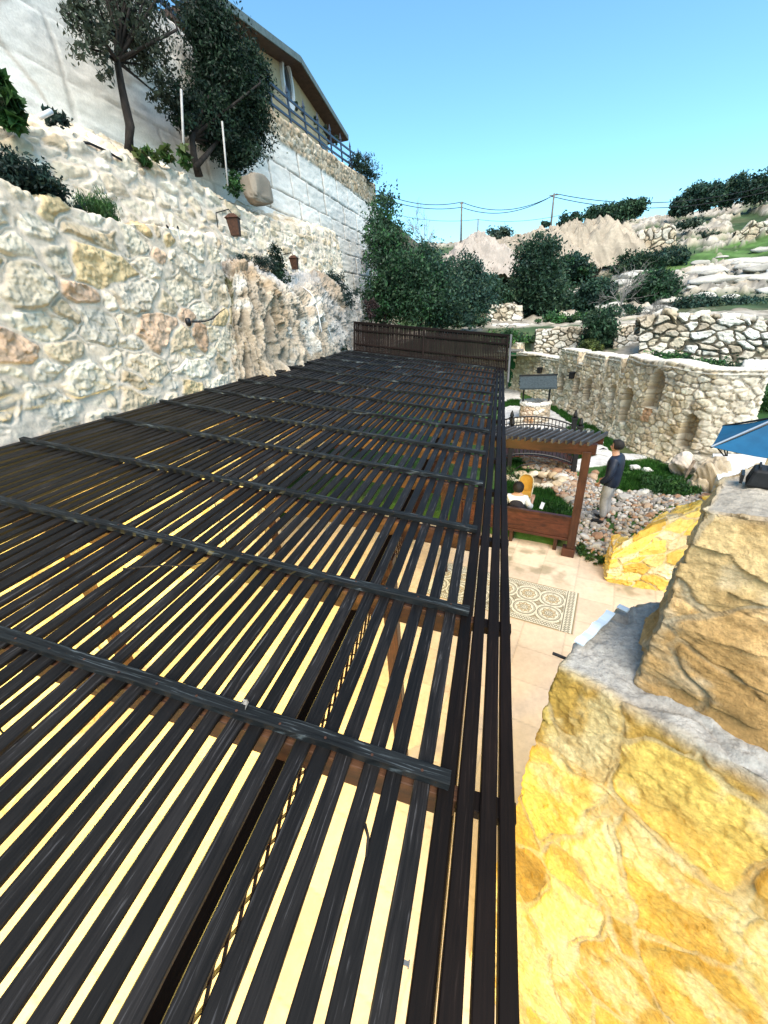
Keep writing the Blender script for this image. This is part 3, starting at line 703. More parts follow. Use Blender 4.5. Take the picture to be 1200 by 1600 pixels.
# end screen
scr = empty('slatted_screen', (-2.1, 12.95, 3.3), 0, 'dark brown slatted screen panel standing across the far end of the pergola roof', 'screen')
def sch(o): o.parent = scr; o.matrix_parent_inverse = Matrix.Translation((2.1, -12.95, -3.3)); return o
def SP(x, s):     # s 0 bottom .. 1 top, leaning back a little
    z = (3.70+(x+4.57)*(-.155)); H_ = .84+.10*(x+4.57)/4.83
    return np.array([x, 12.90+s*.28, z+s*H_-.05])
for i in range(96):
    x_ = -4.50+i*4.68/95
    mb = MB(); mb.bar(SP(x_, .03), SP(x_+.003*math.sin(i*2.2), .97), .041, .02, (0, 1, 0)); sch(mb.build('slat', MT['screen']))
for s_, hh, dd in ((0.02, .07, .05), (.27, .05, .04), (.74, .05, .04), (.99, .075, .07)):
    mb = MB(); mb.bar(SP(-4.57, s_)+[0, -.03, 0], SP(.26, s_)+[0, -.03, 0], dd, hh, (0, 0, 1)); sch(mb.build('rail', MT['screen'], bevel=.005))
for x_ in (-4.55, -2.3, .22):
    mb = MB(); mb.bar(SP(x_, -.05)+[0, -.036, 0], SP(x_, 1.0)+[0, -.036, 0], .05, .05, (0, 1, 0)); sch(mb.build('stile', MT['screen'], bevel=.005))
mb = MB(); mb.bar(SP(.30, -.35)+[0, -.03, 0], SP(.30, 1.02)+[0, -.03, 0], .05, .16, (0, 1, 0)); sch(mb.build('end_board', mat_wood('grey_board', (.05, .05, .055), (.11, .11, .12), (.2, .2, .22), .5, 2)))

# lamps that glow below the pergola roof
def pend_lamp(x, y, z, p, label):
    e = empty('pendant_lamp', (x, y, z), 0, label, 'lamp', 'lamps under the pergola')
    mb = MB(); mb.lathe([(.02, .16), (.12, .10), (.125, .09), (.02, .15)], (0, 0, 0), 20); mb.tube([(0, 0, .15), (0, 0, 2.9-z)], .006); a = mb.build('lamp_shade', MT['black'], e)
    mb = MB(); mb.lathe([(.005, -.05), (.03, -.035), (.04, 0), (.03, .035), (.012, .07), (.005, .08)], (0, 0, 0), 16)
    b = mb.build('bulb', mat_plain('warm_bulb', (1, .8, .5), .4, emit=(1, .62, .2), es=3) if 'warm_bulb' not in bpy.data.materials else bpy.data.materials['warm_bulb'], e, smooth=True); 
    l = bpy.data.lights.new('lamp_light', 'POINT'); l.energy = p; l.color = (1, .74, .17); l.shadow_soft_size = .14
    lo = bpy.data.objects.new('lamp_light', l); COL.objects.link(lo); lo.parent = e; lo.location = (0, 0, -.08)
pend_lamp(-3.1, .9, 2.05, 270, 'nearest pendant lamp glowing warm beneath the pergola slats')
pend_lamp(-3.1, 3.4, 2.05, 190, 'middle pendant lamp glowing warm beneath the pergola slats')
pend_lamp(-2.9, 6.2, 2.05, 60, 'third pendant lamp glowing warm beneath the pergola slats')

# ================================================================== RIGHT: LEDGE, BLOCK, LOW WALL
def ledge_post(P, U, V, h, c, t):
    mt_ = sst(.02, .42, fbm(U*4+3, V*3, 73, 6))[..., None]; c = c*(1-.42*mt_)+np.array([.50, .29, .07])*.42*mt_
    pl_ = sst(.06, .36, fbm(U*5+13, V*4, 79, 6))[..., None]; c = c*(1-.6*pl_)+np.array([.78, .68, .38])*.6*pl_
    pit = sst(.30, .42, fbm(U*26, V*20, 83, 3)); h = h-.006*pit
    top = sst(t[1]-.07, t[1]+.03, V+.06*fbm(U*3, V*3, 5, 3))
    gcol = np.array([.40, .385, .36])*(1+.30*fbm(P[..., 0]*5, P[..., 1]*5, 8, 5)+.15*fbm(P[..., 0]*22, P[..., 1]*22, 3, 3))[..., None]
    pt = sst(.18, .34, fbm(P[..., 0]*3+7, P[..., 1]*3, 18, 4))[..., None]; gcol = gcol*(1-pt*.6)+np.array([.52, .46, .34])*pt*.6
    hh = .035*fbm(P[..., 0]*5, P[..., 1]*5, 8, 5)+.012*fbm(P[..., 0]*25, P[..., 1]*25, 9, 4)-.02*sst(.06, 0, np.abs(fbm(P[..., 0]*2.2, P[..., 1]*2.2, 29, 3)))
    return h*(1-top)+hh*top, c*(1-top[..., None])+gcol*top[..., None]
e0 = [(.95, 1.95, -.1), (.50, 1.85, -.1), (.06, 1.22, -.1), (.42, .86, -.1), (3.3, -.80, -.1)]
e1 = [(.86, 1.74, 3.30), (.60, 1.645, 3.30), (.305, 1.228, 3.30), (.585, 1.066, 3.30), (3.6, -.66, 3.30)]
e2 = [(1.05, 1.70, 3.32), (.92, 1.63, 3.32), (.85, 1.45, 3.33), (1.05, 1.3, 3.33), (3.9, -.2, 3.33)]
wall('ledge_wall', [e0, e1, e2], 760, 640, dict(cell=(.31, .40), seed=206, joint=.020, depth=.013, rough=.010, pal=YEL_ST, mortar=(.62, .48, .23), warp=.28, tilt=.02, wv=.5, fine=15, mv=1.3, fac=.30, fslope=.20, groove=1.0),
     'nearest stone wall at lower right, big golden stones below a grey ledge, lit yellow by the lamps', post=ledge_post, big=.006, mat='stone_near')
def block_post(P, U, V, h, c, t):
    top = sst(t[1]-.04, t[1]+.06, V)[..., None]
    n_ = fbm(P[..., 0]*6, P[..., 1]*6, 11, 5)
    mt_ = sst(.0, .40, fbm(U*4+3, V*4, 173, 6))[..., None]; c = c*(1-.6*mt_)+np.array([.32, .18, .05])*.6*mt_
    pl_ = sst(.14, .40, fbm(U*5+13, V*5, 179, 6))[..., None]; c = c*(1-.5*pl_)+np.array([.60, .52, .38])*.5*pl_
    gcol = np.array([.48, .43, .36])*(1+.35*n_)[..., None]
    return h*(1-top[..., 0])+.03*n_*top[..., 0], c*(1-top)+gcol*top
b0 = [(.98, 1.88, 3.27), (.69, 1.53, 3.27), (.573, 1.215, 3.27), (.85, 1.02, 3.27), (3.5, -.50, 3.27)]
b1 = [(1.02, 1.80, 3.98), (.83, 1.60, 3.99), (.62, 1.25, 4.01), (.79, 1.20, 4.01), (3.5, .6, 4.01)]
b2 = [(1.25, 1.76, 3.98), (1.06, 1.70, 3.99), (.98, 1.56, 4.01), (1.06, 1.54, 4.01), (3.6, 1.4, 4.01)]
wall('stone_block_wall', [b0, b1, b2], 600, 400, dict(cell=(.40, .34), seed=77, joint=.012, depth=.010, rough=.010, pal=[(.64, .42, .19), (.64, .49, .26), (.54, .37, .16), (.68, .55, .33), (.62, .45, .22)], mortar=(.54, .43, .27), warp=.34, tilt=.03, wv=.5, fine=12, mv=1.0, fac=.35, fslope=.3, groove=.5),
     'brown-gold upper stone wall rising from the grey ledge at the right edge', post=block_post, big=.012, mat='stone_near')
# small things on the ledge
A = pz(903, 1010, 3.335); B = pz(953, 962, 3.335); dd = B-A; L_ = np.linalg.norm(dd); dd /= L_; pp = np.array([dd[1], -dd[0], 0])
mb = MB(); n = 14
for i in range(n):
    q = A+dd*L_*i/(n-1)+np.array([0, 0, .018+.006*math.sin(i*1.1)])
    mb.v += [tuple(q-pp*(.018+.002*math.sin(i*2))), tuple(q+pp*(.019+.0015*math.sin(i*1.7))+np.array([0, 0, .003])), tuple(q+pp*.019+[0, 0, -.004]), tuple(q-pp*.018+[0, 0, -.006])]
mb.f = [(i*4+k_, (i+1)*4+k_, (i+1)*4+(k_+1) % 4, i*4+(k_+1) % 4) for i in range(n-1) for k_ in range(4)]+[(3, 2, 1, 0), tuple((n-1)*4+k_ for k_ in range(4))]
tag(mb.build('plastic_strip', mat_noise('pale_blue_plastic', (.55, .66, .76), (.66, .76, .84), 12, .35, .1)), 'long pale blue plastic strip lying along the edge of the grey ledge', 'strip')
mb = MB(); q = pz(974, 950, 3.345); mb.box(q, (.05, .032, .008), (pp, dd, (0, 0, 1)), .9); tag(mb.build('plastic_offcut', bpy.data.materials['pale_blue_plastic'], bevel=.003), 'small pale offcut at the far tip of the grey ledge', 'offcut')
mb = MB(); q = pz(876, 1026, 3.27); mb.tube([q+[-.03, .013, 0], q+[.035, -.013, 0]], .007, 10); tag(mb.build('pipe_stub', MT['black'], smooth=False), 'short black pipe stub sticking out of the ledge corner', 'pipe')
# black floodlight on the upper wall
fl = empty('floodlight', pz(1203, 760, 4.015), R(-25), 'black floodlight lying on top of the upper stone wall at the right edge', 'floodlight')
mb = MB(); mb.box((.02, 0, .03), (.17, .085, .06), None, .86); mb.build('housing', MT['black'], fl, bevel=.008)
mb = MB()
for i in range(6): mb.box((-.04+i*.024, .0, .064), (.005, .06, .010))
mb.build('cooling_fins', MT['black'], fl)
mb = MB(); mb.bar((-.075, -.03, .02), (-.075, .03, .02), .008, .03); mb.build('bracket', MT['iron'], fl)
# low sloping yellow wall beyond the patio
l0 = [(2.25, 7.3, -.1), (2.13, 6.55, -.1), (2.6, 6.45, -.1), (3.4, 6.40, -.1), (5.0, 6.35, -.1)]
l1 = [(2.3, 7.2, .60), (2.15, 6.6, .66), (2.6, 6.55, 1.20), (3.4, 6.52, 1.66), (5.0, 6.5, 1.9)]
l2 = [(2.55, 7.2, .60), (2.5, 6.9, .66), (2.75, 6.85, 1.20), (3.4, 6.82, 1.66), (5.0, 6.8, 1.9)]
l3 = [(a, b, c-.7) for a, b, c in l2]
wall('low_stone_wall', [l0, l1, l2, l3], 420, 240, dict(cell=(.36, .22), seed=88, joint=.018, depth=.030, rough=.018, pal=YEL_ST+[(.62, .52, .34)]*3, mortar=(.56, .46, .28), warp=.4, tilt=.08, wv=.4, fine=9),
     'low yellow stone wall sloping up to the right behind the patio', big=.02)

# ================================================================== NICHE WALL
plan = [(-2.5, 26.0), (.3, 25.0), (1.0, 24.4), (1.85, 22.6), (2.75, 20.3), (3.5, 17.6), (3.98, 15.9), (4.12, 15.2), (4.16, 15.15), (4.5, 13.5), (4.88, 12.45), (5.24, 11.85), (5.98, 11.42), (6.12, 11.7), (6.6, 12.8)]
PL = resample([(a, b) for a, b in plan], 260)
def topz(x, y):
    if y > 24.4 or x < 1.0: return 2.75
    if x > 4.14: return 2.88+.03*math.sin(y*3)
    z = 2.30
    for (ya, yb_, zz) in ((18.6, 20.4, 2.75), (16.6, 18.1, 2.75), (15.5, 16.45, 2.78)):
        if ya < y < yb_: z = zz
    return z
d0 = [(x-.10*0, y, -.1) for x, y in PL]
nx_ = np.gradient(PL, axis=0); nn = np.stack([nx_[:, 1], -nx_[:, 0]], 1); nn /= np.linalg.norm(nn, axis=1)[:, None]
rowsN = [[(x+a*.16, y+b*.16, -.15) for (x, y), (a, b) in zip(PL, nn)], [(x+a*.05, y+b*.05, topz(x, y)-.09) for (x, y), (a, b) in zip(PL, nn)],
         [(x+a*.07, y+b*.07, topz(x, y)) for (x, y), (a, b) in zip(PL, nn)], [(x-a*.42, y-b*.42, topz(x, y)) for (x, y), (a, b) in zip(PL, nn)], [(x-a*.42, y-b*.42, topz(x, y)-.9) for (x, y), (a, b) in zip(PL, nn)]]
NP, NU, NV, NN, Nt = loft(rowsN, 1150, 200)
NF = NP.copy(); NF[NV > Nt[1]] = (0, -50, 0)
h, c, m_ = stones(NU, NV, cell=(.31, .155), seed=55, joint=.020, depth=.045, rough=.022, pal=[(a*1.2, b*1.13, c_*.98) for a, b, c_ in PALE_ST], mortar=(.42, .35, .27), warp=.16, tilt=.10, wv=.35, jit=.6, fine=7, groove=1.2)
inner_d = np.zeros(h.shape)
niches = [(877, 599, .62, .85), (903, 605, .58, .85), (919, 609, .55, .85), (937, 614, .52, .8), (957, 619, .5, .75), (979, 634, .56, 1.05), (1025, 608, .66, .98), (1075, 673, .40, .85)]
for (px, py, nw, nh) in niches:
    i, j = nearest(NF, px, py); u0, v0 = NU[i, j], NV[i, j]
    du = np.abs(NU-u0)/(nw/2); dv = NV-(v0-nh/2)
    arch = (du < 1) & (dv > 0) & (dv < nh-nw/2+np.sqrt(np.clip(1-du**2, 0, 1))*nw/2)
    inner_d = np.maximum(inner_d, arch*.27)
    ring = (~arch) & (np.hypot(np.clip(np.abs(NU-u0)-0, 0, 9), np.clip(dv-(nh-nw/2), 0, 9)) < nw/2+.10) & (dv > nh-nw/2)
    c[ring] = c[ring]*.45+np.array([.54, .46, .36])*.55
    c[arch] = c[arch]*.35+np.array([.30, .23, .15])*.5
for (px, py, nw, nh) in [(831, 573, .42, .42)]:
    i, j = nearest(NF, px, py); q = np.hypot(NU-NU[i, j], NV-NV[i, j]) < nw/2; inner_d = np.maximum(inner_d, q*.25)
i, j = nearest(NF, 1012, 648); q = (np.abs(NU-NU[i, j]) < .17) & (np.abs(NV-NV[i, j]) < .17); c[q] = np.array([.46, .28, .16])*(1+.2*_h(np.floor(NU[q]*40), np.floor(NV[q]*40), 3))[..., None]
cop = sst(Nt[1]-.02, Nt[1]+.01, NV)*sst(.35, .7, np.maximum(NN[..., 2], sst(.06, .02, np.abs(NV-Nt[1]))*.8)); sl_ = _h(np.floor(NU/.55), NU*0, 3)
c = c*(1-cop[..., None])+(np.array([.66, .62, .54])*(.82+.26*sl_)[..., None])*cop[..., None]
h = h*(1-cop*.8)+cop*(.045+.010*sl_+.012*fbm(NU*5, NV*5, 3, 4)-.03*sst(.05, .0, np.abs((NU/.55) % 1-.5+.5)*.55))
wt = sst(22.6, 25, NU*0+NU)*0+ (NP[..., 0] > 5.2)*.5
c = c*(1-wt[..., None])+np.array([.60, .57, .51])*(.9+.2*(h/.1))[..., None]*wt[..., None]
bulge = sst(.75, .05, NP[..., 2])*(.5+.5*fbm(NU*.8, NV*.5, 7, 3)); h = h+.30*bulge*sst(24.0, 21.5, NP[..., 1])+.05*fbm(NU*.7, NV*.7, 91, 4)
ob = sheet('niche_wall', NP+NN*(h-inner_d)[..., None], c, MT['stone']); tag(ob, 'long curving pale stone garden wall with a row of small arched niches and white coping', 'wall')

def stonewall(name, base_px, top_px, Yd, label, cell=(.55, .34), seed=5, joint=.03, depth=.12, nu=420, nv=70, pal=PALE_ST, mortar=(.10, .085, .06), thick=.6, group=None, zup=0, jag=.12):
    """dry stone wall: base and top lines given in the picture at a distance Yd (one number, or one per point)"""
    n = len(base_px); Yd = Yd if hasattr(Yd, '__len__') else [Yd]*n
    r0 = [pY(*p, y)-np.array([0, 0, .5]) for p, y in zip(base_px, Yd)]; r1 = [pY(*p, y+.15)+np.array([0, 0, zup]) for p, y in zip(top_px, Yd)]
    for a, b in zip(r0, r1): b[0] = a[0]+(b[0]-a[0])*1.0
    r2 = [p+np.array([0, thick, 0.]) for p in r1]
    r3 = [p-np.array([0, 0, .6]) for p in r2]
    P, U, V, N, t = loft([r0, r1, r2, r3], nu, nv)
    h, c, m_ = stones(U, V, cell=cell, seed=seed, joint=joint, depth=depth, rough=.03, pal=pal, mortar=mortar, warp=.3, tilt=.2, wv=.5, fine=3.5)
    P = P+N*h[..., None]; P[..., 2] += jag*(vn(U/cell[0]*1.0, U*0, seed)-.5)*sst(t[1]*.7, t[1]*.98, V)
    o = sheet(name, P, c, MT['stone_far']); tag(o, label, 'wall', group); return o
stonewall('dry_stone_wall', [(1000, 556), (1050, 560), (1130, 566), (1200, 574), (1350, 586), (1480, 598)], [(1000, 503), (1040, 491), (1120, 494), (1200, 503), (1330, 511), (1460, 520)], 21.6,
          'high dry stone wall of big rounded white stones at the right behind the garden', cell=(.55, .36), seed=61, joint=.06, depth=.16, nu=900, nv=150, pal=PALE_ST+[(.66, .65, .62)]*3)
stonewall('dry_stone_wall', [(955, 560), (1000, 560), (1030, 560)], [(962, 512), (1000, 506), (1022, 503)], 23.2, 'small-stoned terrace wall just left of the high dry stone wall, beside the dark tree', cell=(.34, .22), seed=62, joint=.03, depth=.08, nu=220, nv=110)
stonewall('dry_stone_wall', [(832, 558), (870, 560), (925, 560)], [(838, 517), (870, 515), (925, 512)], [24.6, 24.8, 24.5], 'terrace wall of small stones between the screen and the dark bushy tree above the niches', cell=(.36, .22), seed=63, joint=.03, depth=.08, nu=260, nv=110)
stonewall('dry_stone_wall', [(745, 502), (780, 505), (822, 508)], [(748, 475), (780, 476), (816, 479)], 32, 'short pale terrace wall in front of the dark trees, far behind the screen', cell=(.45, .28), seed=64, joint=.04, depth=.1, nu=200, nv=70)
stonewall('terrace_step', [(770, 518), (830, 520), (900, 522)], [(768, 509), (830, 511), (900, 513)], 29, 'low white stone terrace edge between the short pale wall and the garden', cell=(.9, .3), seed=65, joint=.04, depth=.1, nu=200, nv=30, pal=[(.6, .59, .56), (.66, .65, .63)])
stonewall('terrace_step', [(795, 600), (800, 575), (840, 575)], [(795, 540), (800, 541), (838, 543)], 27, 'pale stone wall piece at the foot of the far screen post', cell=(.34, .2), seed=66, joint=.03, depth=.06, nu=160, nv=80)
stonewall('ruined_terrace_wall', [(940, 412), (975, 412), (1020, 404), (1060, 395)], [(950, 398), (980, 370), (1020, 361), (1055, 358)], 58, 'warm brown ruined terrace wall high on the hillside', cell=(.75, .5), seed=67, joint=.06, depth=.2, nu=320, nv=70, pal=[(.46, .38, .28), (.52, .44, .33), (.42, .34, .25), (.5, .45, .38)], jag=.8)
stonewall('ruined_terrace_wall', [(1135, 388), (1170, 384), (1230, 372)], [(1150, 362), (1175, 350), (1230, 340)], 61, 'tan terrace wall on the right edge of the hillside above the green meadow', cell=(.75, .5), seed=68, joint=.06, depth=.2, nu=300, nv=70, pal=[(.48, .41, .31), (.54, .47, .37), (.5, .46, .38)], jag=.7)

# mounds of rubble
def mound(name, px, py, Yd, rx, ry, H_, label, col, seed, ridge=1.0, lump=1.0, pw=1.25):
    c0 = pY(px, py, Yd); n = 220
    r = np.linspace(0, 1, 110); a = np.linspace(0, 2*math.pi, n+1)
    Rr, Aa = np.meshgrid(r, a, indexing='ij')
    x = np.cos(Aa)*rx*Rr; y = np.sin(Aa)*ry*Rr
    lob = 1+.16*np.sin(2*Aa+seed)+.10*np.sin(5*Aa+2*seed); x = x*lob; y = y*lob
    prof = 1-np.clip(Rr, 0, 1)**pw
    nz = fbm(x*.5/lump, y*.5/lump, seed, 5); rg_ = np.abs(fbm(np.cos(Aa)*9+Rr*.8, np.sin(Aa)*9, seed+3, 3))
    z = H_*prof*(1+.14*fbm(x*.3, y*.3, seed+9, 3))+nz*.75-ridge*rg_*.45*np.sqrt(Rr)+.55*fbm(x*1.6, y*1.6, seed+19, 4)+.30*fbm(x*4.5, y*4.5, seed+21, 3)
    P = np.stack([c0[0]+x, c0[1]+y, c0[2]+z], -1)
    d_ = fbm(x*2, y*2, seed+5, 4)
    cc = np.array(col)*(1+.25*d_+.2*nz)[..., None]
    cc = cc*(1-.3*sst(.12, 0, rg_)*ridge)[..., None]
    o = sheet(name, P, cc, MT['stone_far'], flip=True); return tag(o, label, 'mound')
mound('rubble_mound', 812, 432, 56, 8.5, 4.5, 4.0, 'left heap of ridged brown rubble on the skyline, left of the tree-topped heap', (.36, .30, .235), 3, .9, pw=2.4)
mound('rubble_mound', 888, 426, 58, 8.2, 4.5, 4.6, 'right and taller heap of ridged brown rubble on the skyline', (.37, .31, .24), 9, 1.2, pw=2.8)
mound('gravel_mound', 735, 440, 44, 4.8, 5.0, 3.7, 'smooth pinkish gravel mound beside the dark trees, under the left power pole', (.36, .31, .27), 14, .12, 2)

# ================================================================== HOUSE AND FENCE
RX = -9.0
ap = pX(468, 88, RX); er = pX(543, 212, RX); el = np.array([RX, ap[1]-(er[1]-ap[1])*1.08, er[2]-.1])
house = empty('house', (-14, 23, 10.5), 0, 'cream gabled house with brown overhanging roof and oval window on top of the block wall', 'house')
def hs(o): o.parent = house; o.matrix_parent_inverse = Matrix.Translation((14, -23, -10.5)); return o
wy0, wy1 = el[1]+1.4, er[1]-1.6; wx = -9.65
def roofz(y): return (ap[2]-.20)-(abs(y-ap[1])/(er[1]-ap[1]))*(ap[2]-er[2])
mb = MB(); v = [(wx, wy0, 9.5), (wx, wy1, 9.5), (wx, wy1, roofz(wy1)), (wx, ap[1], roofz(ap[1])), (wx, wy0, roofz(wy0))]; v2 = [(a-9, b, c) for a, b, c in v]
mb.add(v+v2, [(0, 1, 2, 3, 4), (9, 8, 7, 6, 5), (0, 5, 6, 1), (1, 6, 7, 2), (2, 7, 8, 3), (3, 8, 9, 4), (4, 9, 5, 0)])
hs(mb.build('wall', mat_noise('cream_plaster', (.40, .32, .20), (.50, .41, .27), 1.5, .9, .15, .02)))
for e_, nm_ in ((er, 'r'), (el, 'l')):
    mb = MB(); a = np.array(ap); b = np.array(e_); th = .22
    v = [a, b, b+[0, 0, -th], a+[0, 0, -th]]; v2 = [p+np.array([-11, 0, 0]) for p in v]
    mb.add(v+v2, [(0, 1, 2, 3), (7, 6, 5, 4), (0, 4, 5, 1), (1, 5, 6, 2), (2, 6, 7, 3), (3, 7, 4, 0)])
    rf = hs(mb.build('roof', mat_noise('brown_roof', (.05, .03, .024), (.09, .055, .04), 5, .7, .2)))
    mb = MB(); mb.bar(a+[.03, 0, -.10], b+[.03, 0, -.10], .05, .22, (0, 0, 1)); mb.build('edge_board', mat_noise('grey_green_fascia', (.09, .12, .12), (.14, .18, .18), 6, .6, .1), rf)
wc = pX(448, 130, wx+.03)
def oval(r1, r2, x0, x1, name, mt, par):
    mb = MB(); n = 32; v = []
    for (ry, rz, xx) in ((r1, r1*1.12, x0), (r1, r1*1.12, x1), (r2, r2*1.12, x1), (r2, r2*1.12, x0)):
        for k_ in range(n): v.append((xx, wc[1]+.62*ry*math.cos(2*math.pi*k_/n), wc[2]+rz*math.sin(2*math.pi*k_/n)))
    mb.add(v, [(j*n+k_, j*n+(k_+1) % n, ((j+1) % 4)*n+(k_+1) % n, ((j+1) % 4)*n+k_) for j in range(4) for k_ in range(n)])
    o = mb.build(name, mt, par); return o
wf = hs(oval(.80, .60, wx, wx+.14, 'window', MT['white'], None))
mb = MB(); mb.v = [(wx+.05, wc[1]+.40*math.cos(2*math.pi*k_/32), wc[2]+.69*math.sin(2*math.pi*k_/32)) for k_ in range(32)]; mb.f = [tuple(range(32))]; mb.c = []
mb.build('pane', mat_plain('window_glass', (.05, .055, .06), .12, 0, .6), wf)
mb = MB(); mb.box((wx+.06, wy1-.9, roofz(wy1)-1.6), (.12, .7, 1.3)); hs(mb.build('window', mat_plain('dark_window', (.03, .025, .02), .3)))

fence = empty('fence', (-7.75, 18, 11), 0, 'dark metal fence with crossed rails along the top of the white block wall', 'fence')
def fz(y): return float(np.interp(y, y3[:7], zt3[:7]))
def fs(o): o.parent = fence; o.matrix_parent_inverse = Matrix.Translation((7.75, -18, -11)); return o
fm = mat_plain('fence_paint', (.025, .035, .06), .4, .2)
fy = np.arange(4.0, 28.3, 1.35)
for y_ in fy:
    mb = MB(); mb.box((-7.80, y_, fz(y_)+.52), (.06, .06, 1.08)); mb.add([(-7.84, y_-.05, fz(y_)+1.06), (-7.76, y_-.05, fz(y_)+1.06), (-7.76, y_+.05, fz(y_)+1.06), (-7.84, y_+.05, fz(y_)+1.06), (-7.8, y_, fz(y_)+1.30)], [(3, 2, 1, 0), (0, 1, 4), (1, 2, 4), (2, 3, 4), (3, 0, 4)]); fs(mb.build('post', fm))
for hh in (.12, .38, .64, .92):
    mb = MB(); pts = [(-7.80, y_, fz(y_)+hh) for y_ in fy]
    for a, b in zip(pts[:-1], pts[1:]): mb.bar(a, b, .045, .075, (0, 0, 1))
    fs(mb.build('rail', fm))

# ================================================================== FOLIAGE
OLIVE = [(.030, .045, .030), (.050, .070, .045), (.085, .105, .075), (.020, .030, .022)]
DARK = [(.008, .022, .014), (.014, .036, .020), (.026, .060, .030), (.006, .014, .011)]
TEAL = [(.010, .028, .024), (.018, .045, .036), (.028, .060, .045), (.008, .018, .018)]
GREEN = [(.020, .070, .020), (.035, .105, .025), (.055, .13, .03), (.012, .040, .014)]
YGREEN = [(.06, .075, .02), (.09, .11, .03), (.04, .06, .02)]
GREYB = [(.12, .12, .12), (.18, .18, .18), (.09, .10, .09)]
def leafmesh(name, ells, n, size, pal, seed, parent=None, clump=.22, per=40, shell=.45, upb=.3, asp=.45):
    rng = np.random.default_rng(seed)
    E = [(np.array(c, float), np.array(r, float) if hasattr(r, '__len__') else np.full(3, float(r))) for c, r in ells]
    wgt = np.array([np.prod(r)**(2/3) for c, r in E]); wgt /= wgt.sum()
    nc = max(6, n//per); idx = rng.choice(len(E), nc, p=wgt)
    dirs = rng.normal(size=(nc, 3)); dirs /= np.linalg.norm(dirs, axis=1)[:, None]
    rad = rng.random(nc)**shell
    C0 = np.array([E[i][0] for i in idx]); R0 = np.array([E[i][1] for i in idx])
    CC = C0+dirs*R0*rad[:, None]
    cr = R0.mean(1)*clump*rng.uniform(.5, 1.5, nc)
    ci = rng.integers(0, nc, n)
    P = CC[ci]+rng.normal(size=(n, 3))*cr[ci][:, None]*np.array([1, 1, .75])*.8
    t = rng.normal(size=(n, 3)); t[:, 2] += upb; t /= np.linalg.norm(t, axis=1)[:, None]
    b = np.cross(t, rng.normal(size=(n, 3))); b /= np.linalg.norm(b, axis=1)[:, None]
    s = size*rng.uniform(.6, 1.4, n)[:, None]
    nn_ = np.cross(t, b)
    V = np.stack([P-t*s*.5, P+b*s*asp*.5+nn_*s*.08, P+t*s*.5, P-b*s*asp*.5+nn_*s*.08], 1).reshape(-1, 3)
    F = np.arange(4*n).reshape(n, 4)
    pal = np.array(pal); k1 = rng.integers(0, len(pal), nc); k2 = rng.integers(0, len(pal), n)
    col = pal[k1][ci]*.6+pal[k2]*.4; col = col*rng.uniform(.75, 1.3, n)[:, None]
    col = np.repeat(col, 4, 0)
    me = mesh_np(name, V, F, col, smooth=False)
    o = newobj(name, me, parent, MT['leaf']); return o, CC
def tree(name, base, ells, n, size, pal, seed, label, cat='tree', group=None, tr=.12, bark='bark', path=None, nb=10, **kw):
    base = np.array(base, float); e = empty(name, base, 0, label, cat, group)
    inv = Matrix.Translation(-Vector(base))
    o, CC = leafmesh('crown', ells, n, size, pal, seed, None, **kw); o.parent = e; o.matrix_parent_inverse = inv
    rng = np.random.default_rng(seed+1); mb = MB()
    top = np.mean([c for c, r in ells], axis=0)
    path = [base-np.array([0, 0, .15])]+([np.array(p, float) for p in path] if path else [base+(top-base)*.35+rng.normal(size=3)*tr, base+(top-base)*.7+rng.normal(size=3)*tr])
    mb.tube(path, list(np.linspace(tr, tr*.5, len(path))), 9)
    for c in CC[rng.choice(len(CC), min(nb, len(CC)), replace=False)]:
        a = path[rng.integers(max(1, len(path)-2), len(path))]; m1 = (a+c)/2+rng.normal(size=3)*.08*np.linalg.norm(c-a)
        mb.tube([a, m1, c], [tr*.42, tr*.22, tr*.06], 6)
    t_ = mb.build('trunk', MT[bark], None, smooth=True); t_.parent = e; t_.matrix_parent_inverse = inv
    return e
def shrub(name, ells, n, size, pal, seed, label, cat='shrub', group=None, **kw):
    o, CC = leafmesh(name, ells, n, size, pal, seed, None, **kw)
    return tag(o, label, cat, group)
def el_px(px, py, Yd, rx, ry, dz=None):
    c = pY(px, py, Yd); k_ = np.linalg.norm(c-[0, 0, CAMH])/FPX
    q = np.hypot(px-CX, py-CY)/FPX; k_ /= math.sqrt(1+q*q)
    k_ = np.dot(c-[0, 0, CAMH], np.array([rt[2], fw[2], up[2]]))/FPX
    return (c, (rx*k_, (dz or (rx+ry)/2)*k_, ry*k_))
def ex_px(px, py, Xd, rx, ry):
    c = pX(px, py, Xd); k_ = np.dot(c-[0, 0, CAMH], np.array([rt[2], fw[2], up[2]]))/FPX
    return (c, (rx*k_*.8, rx*k_, ry*k_))
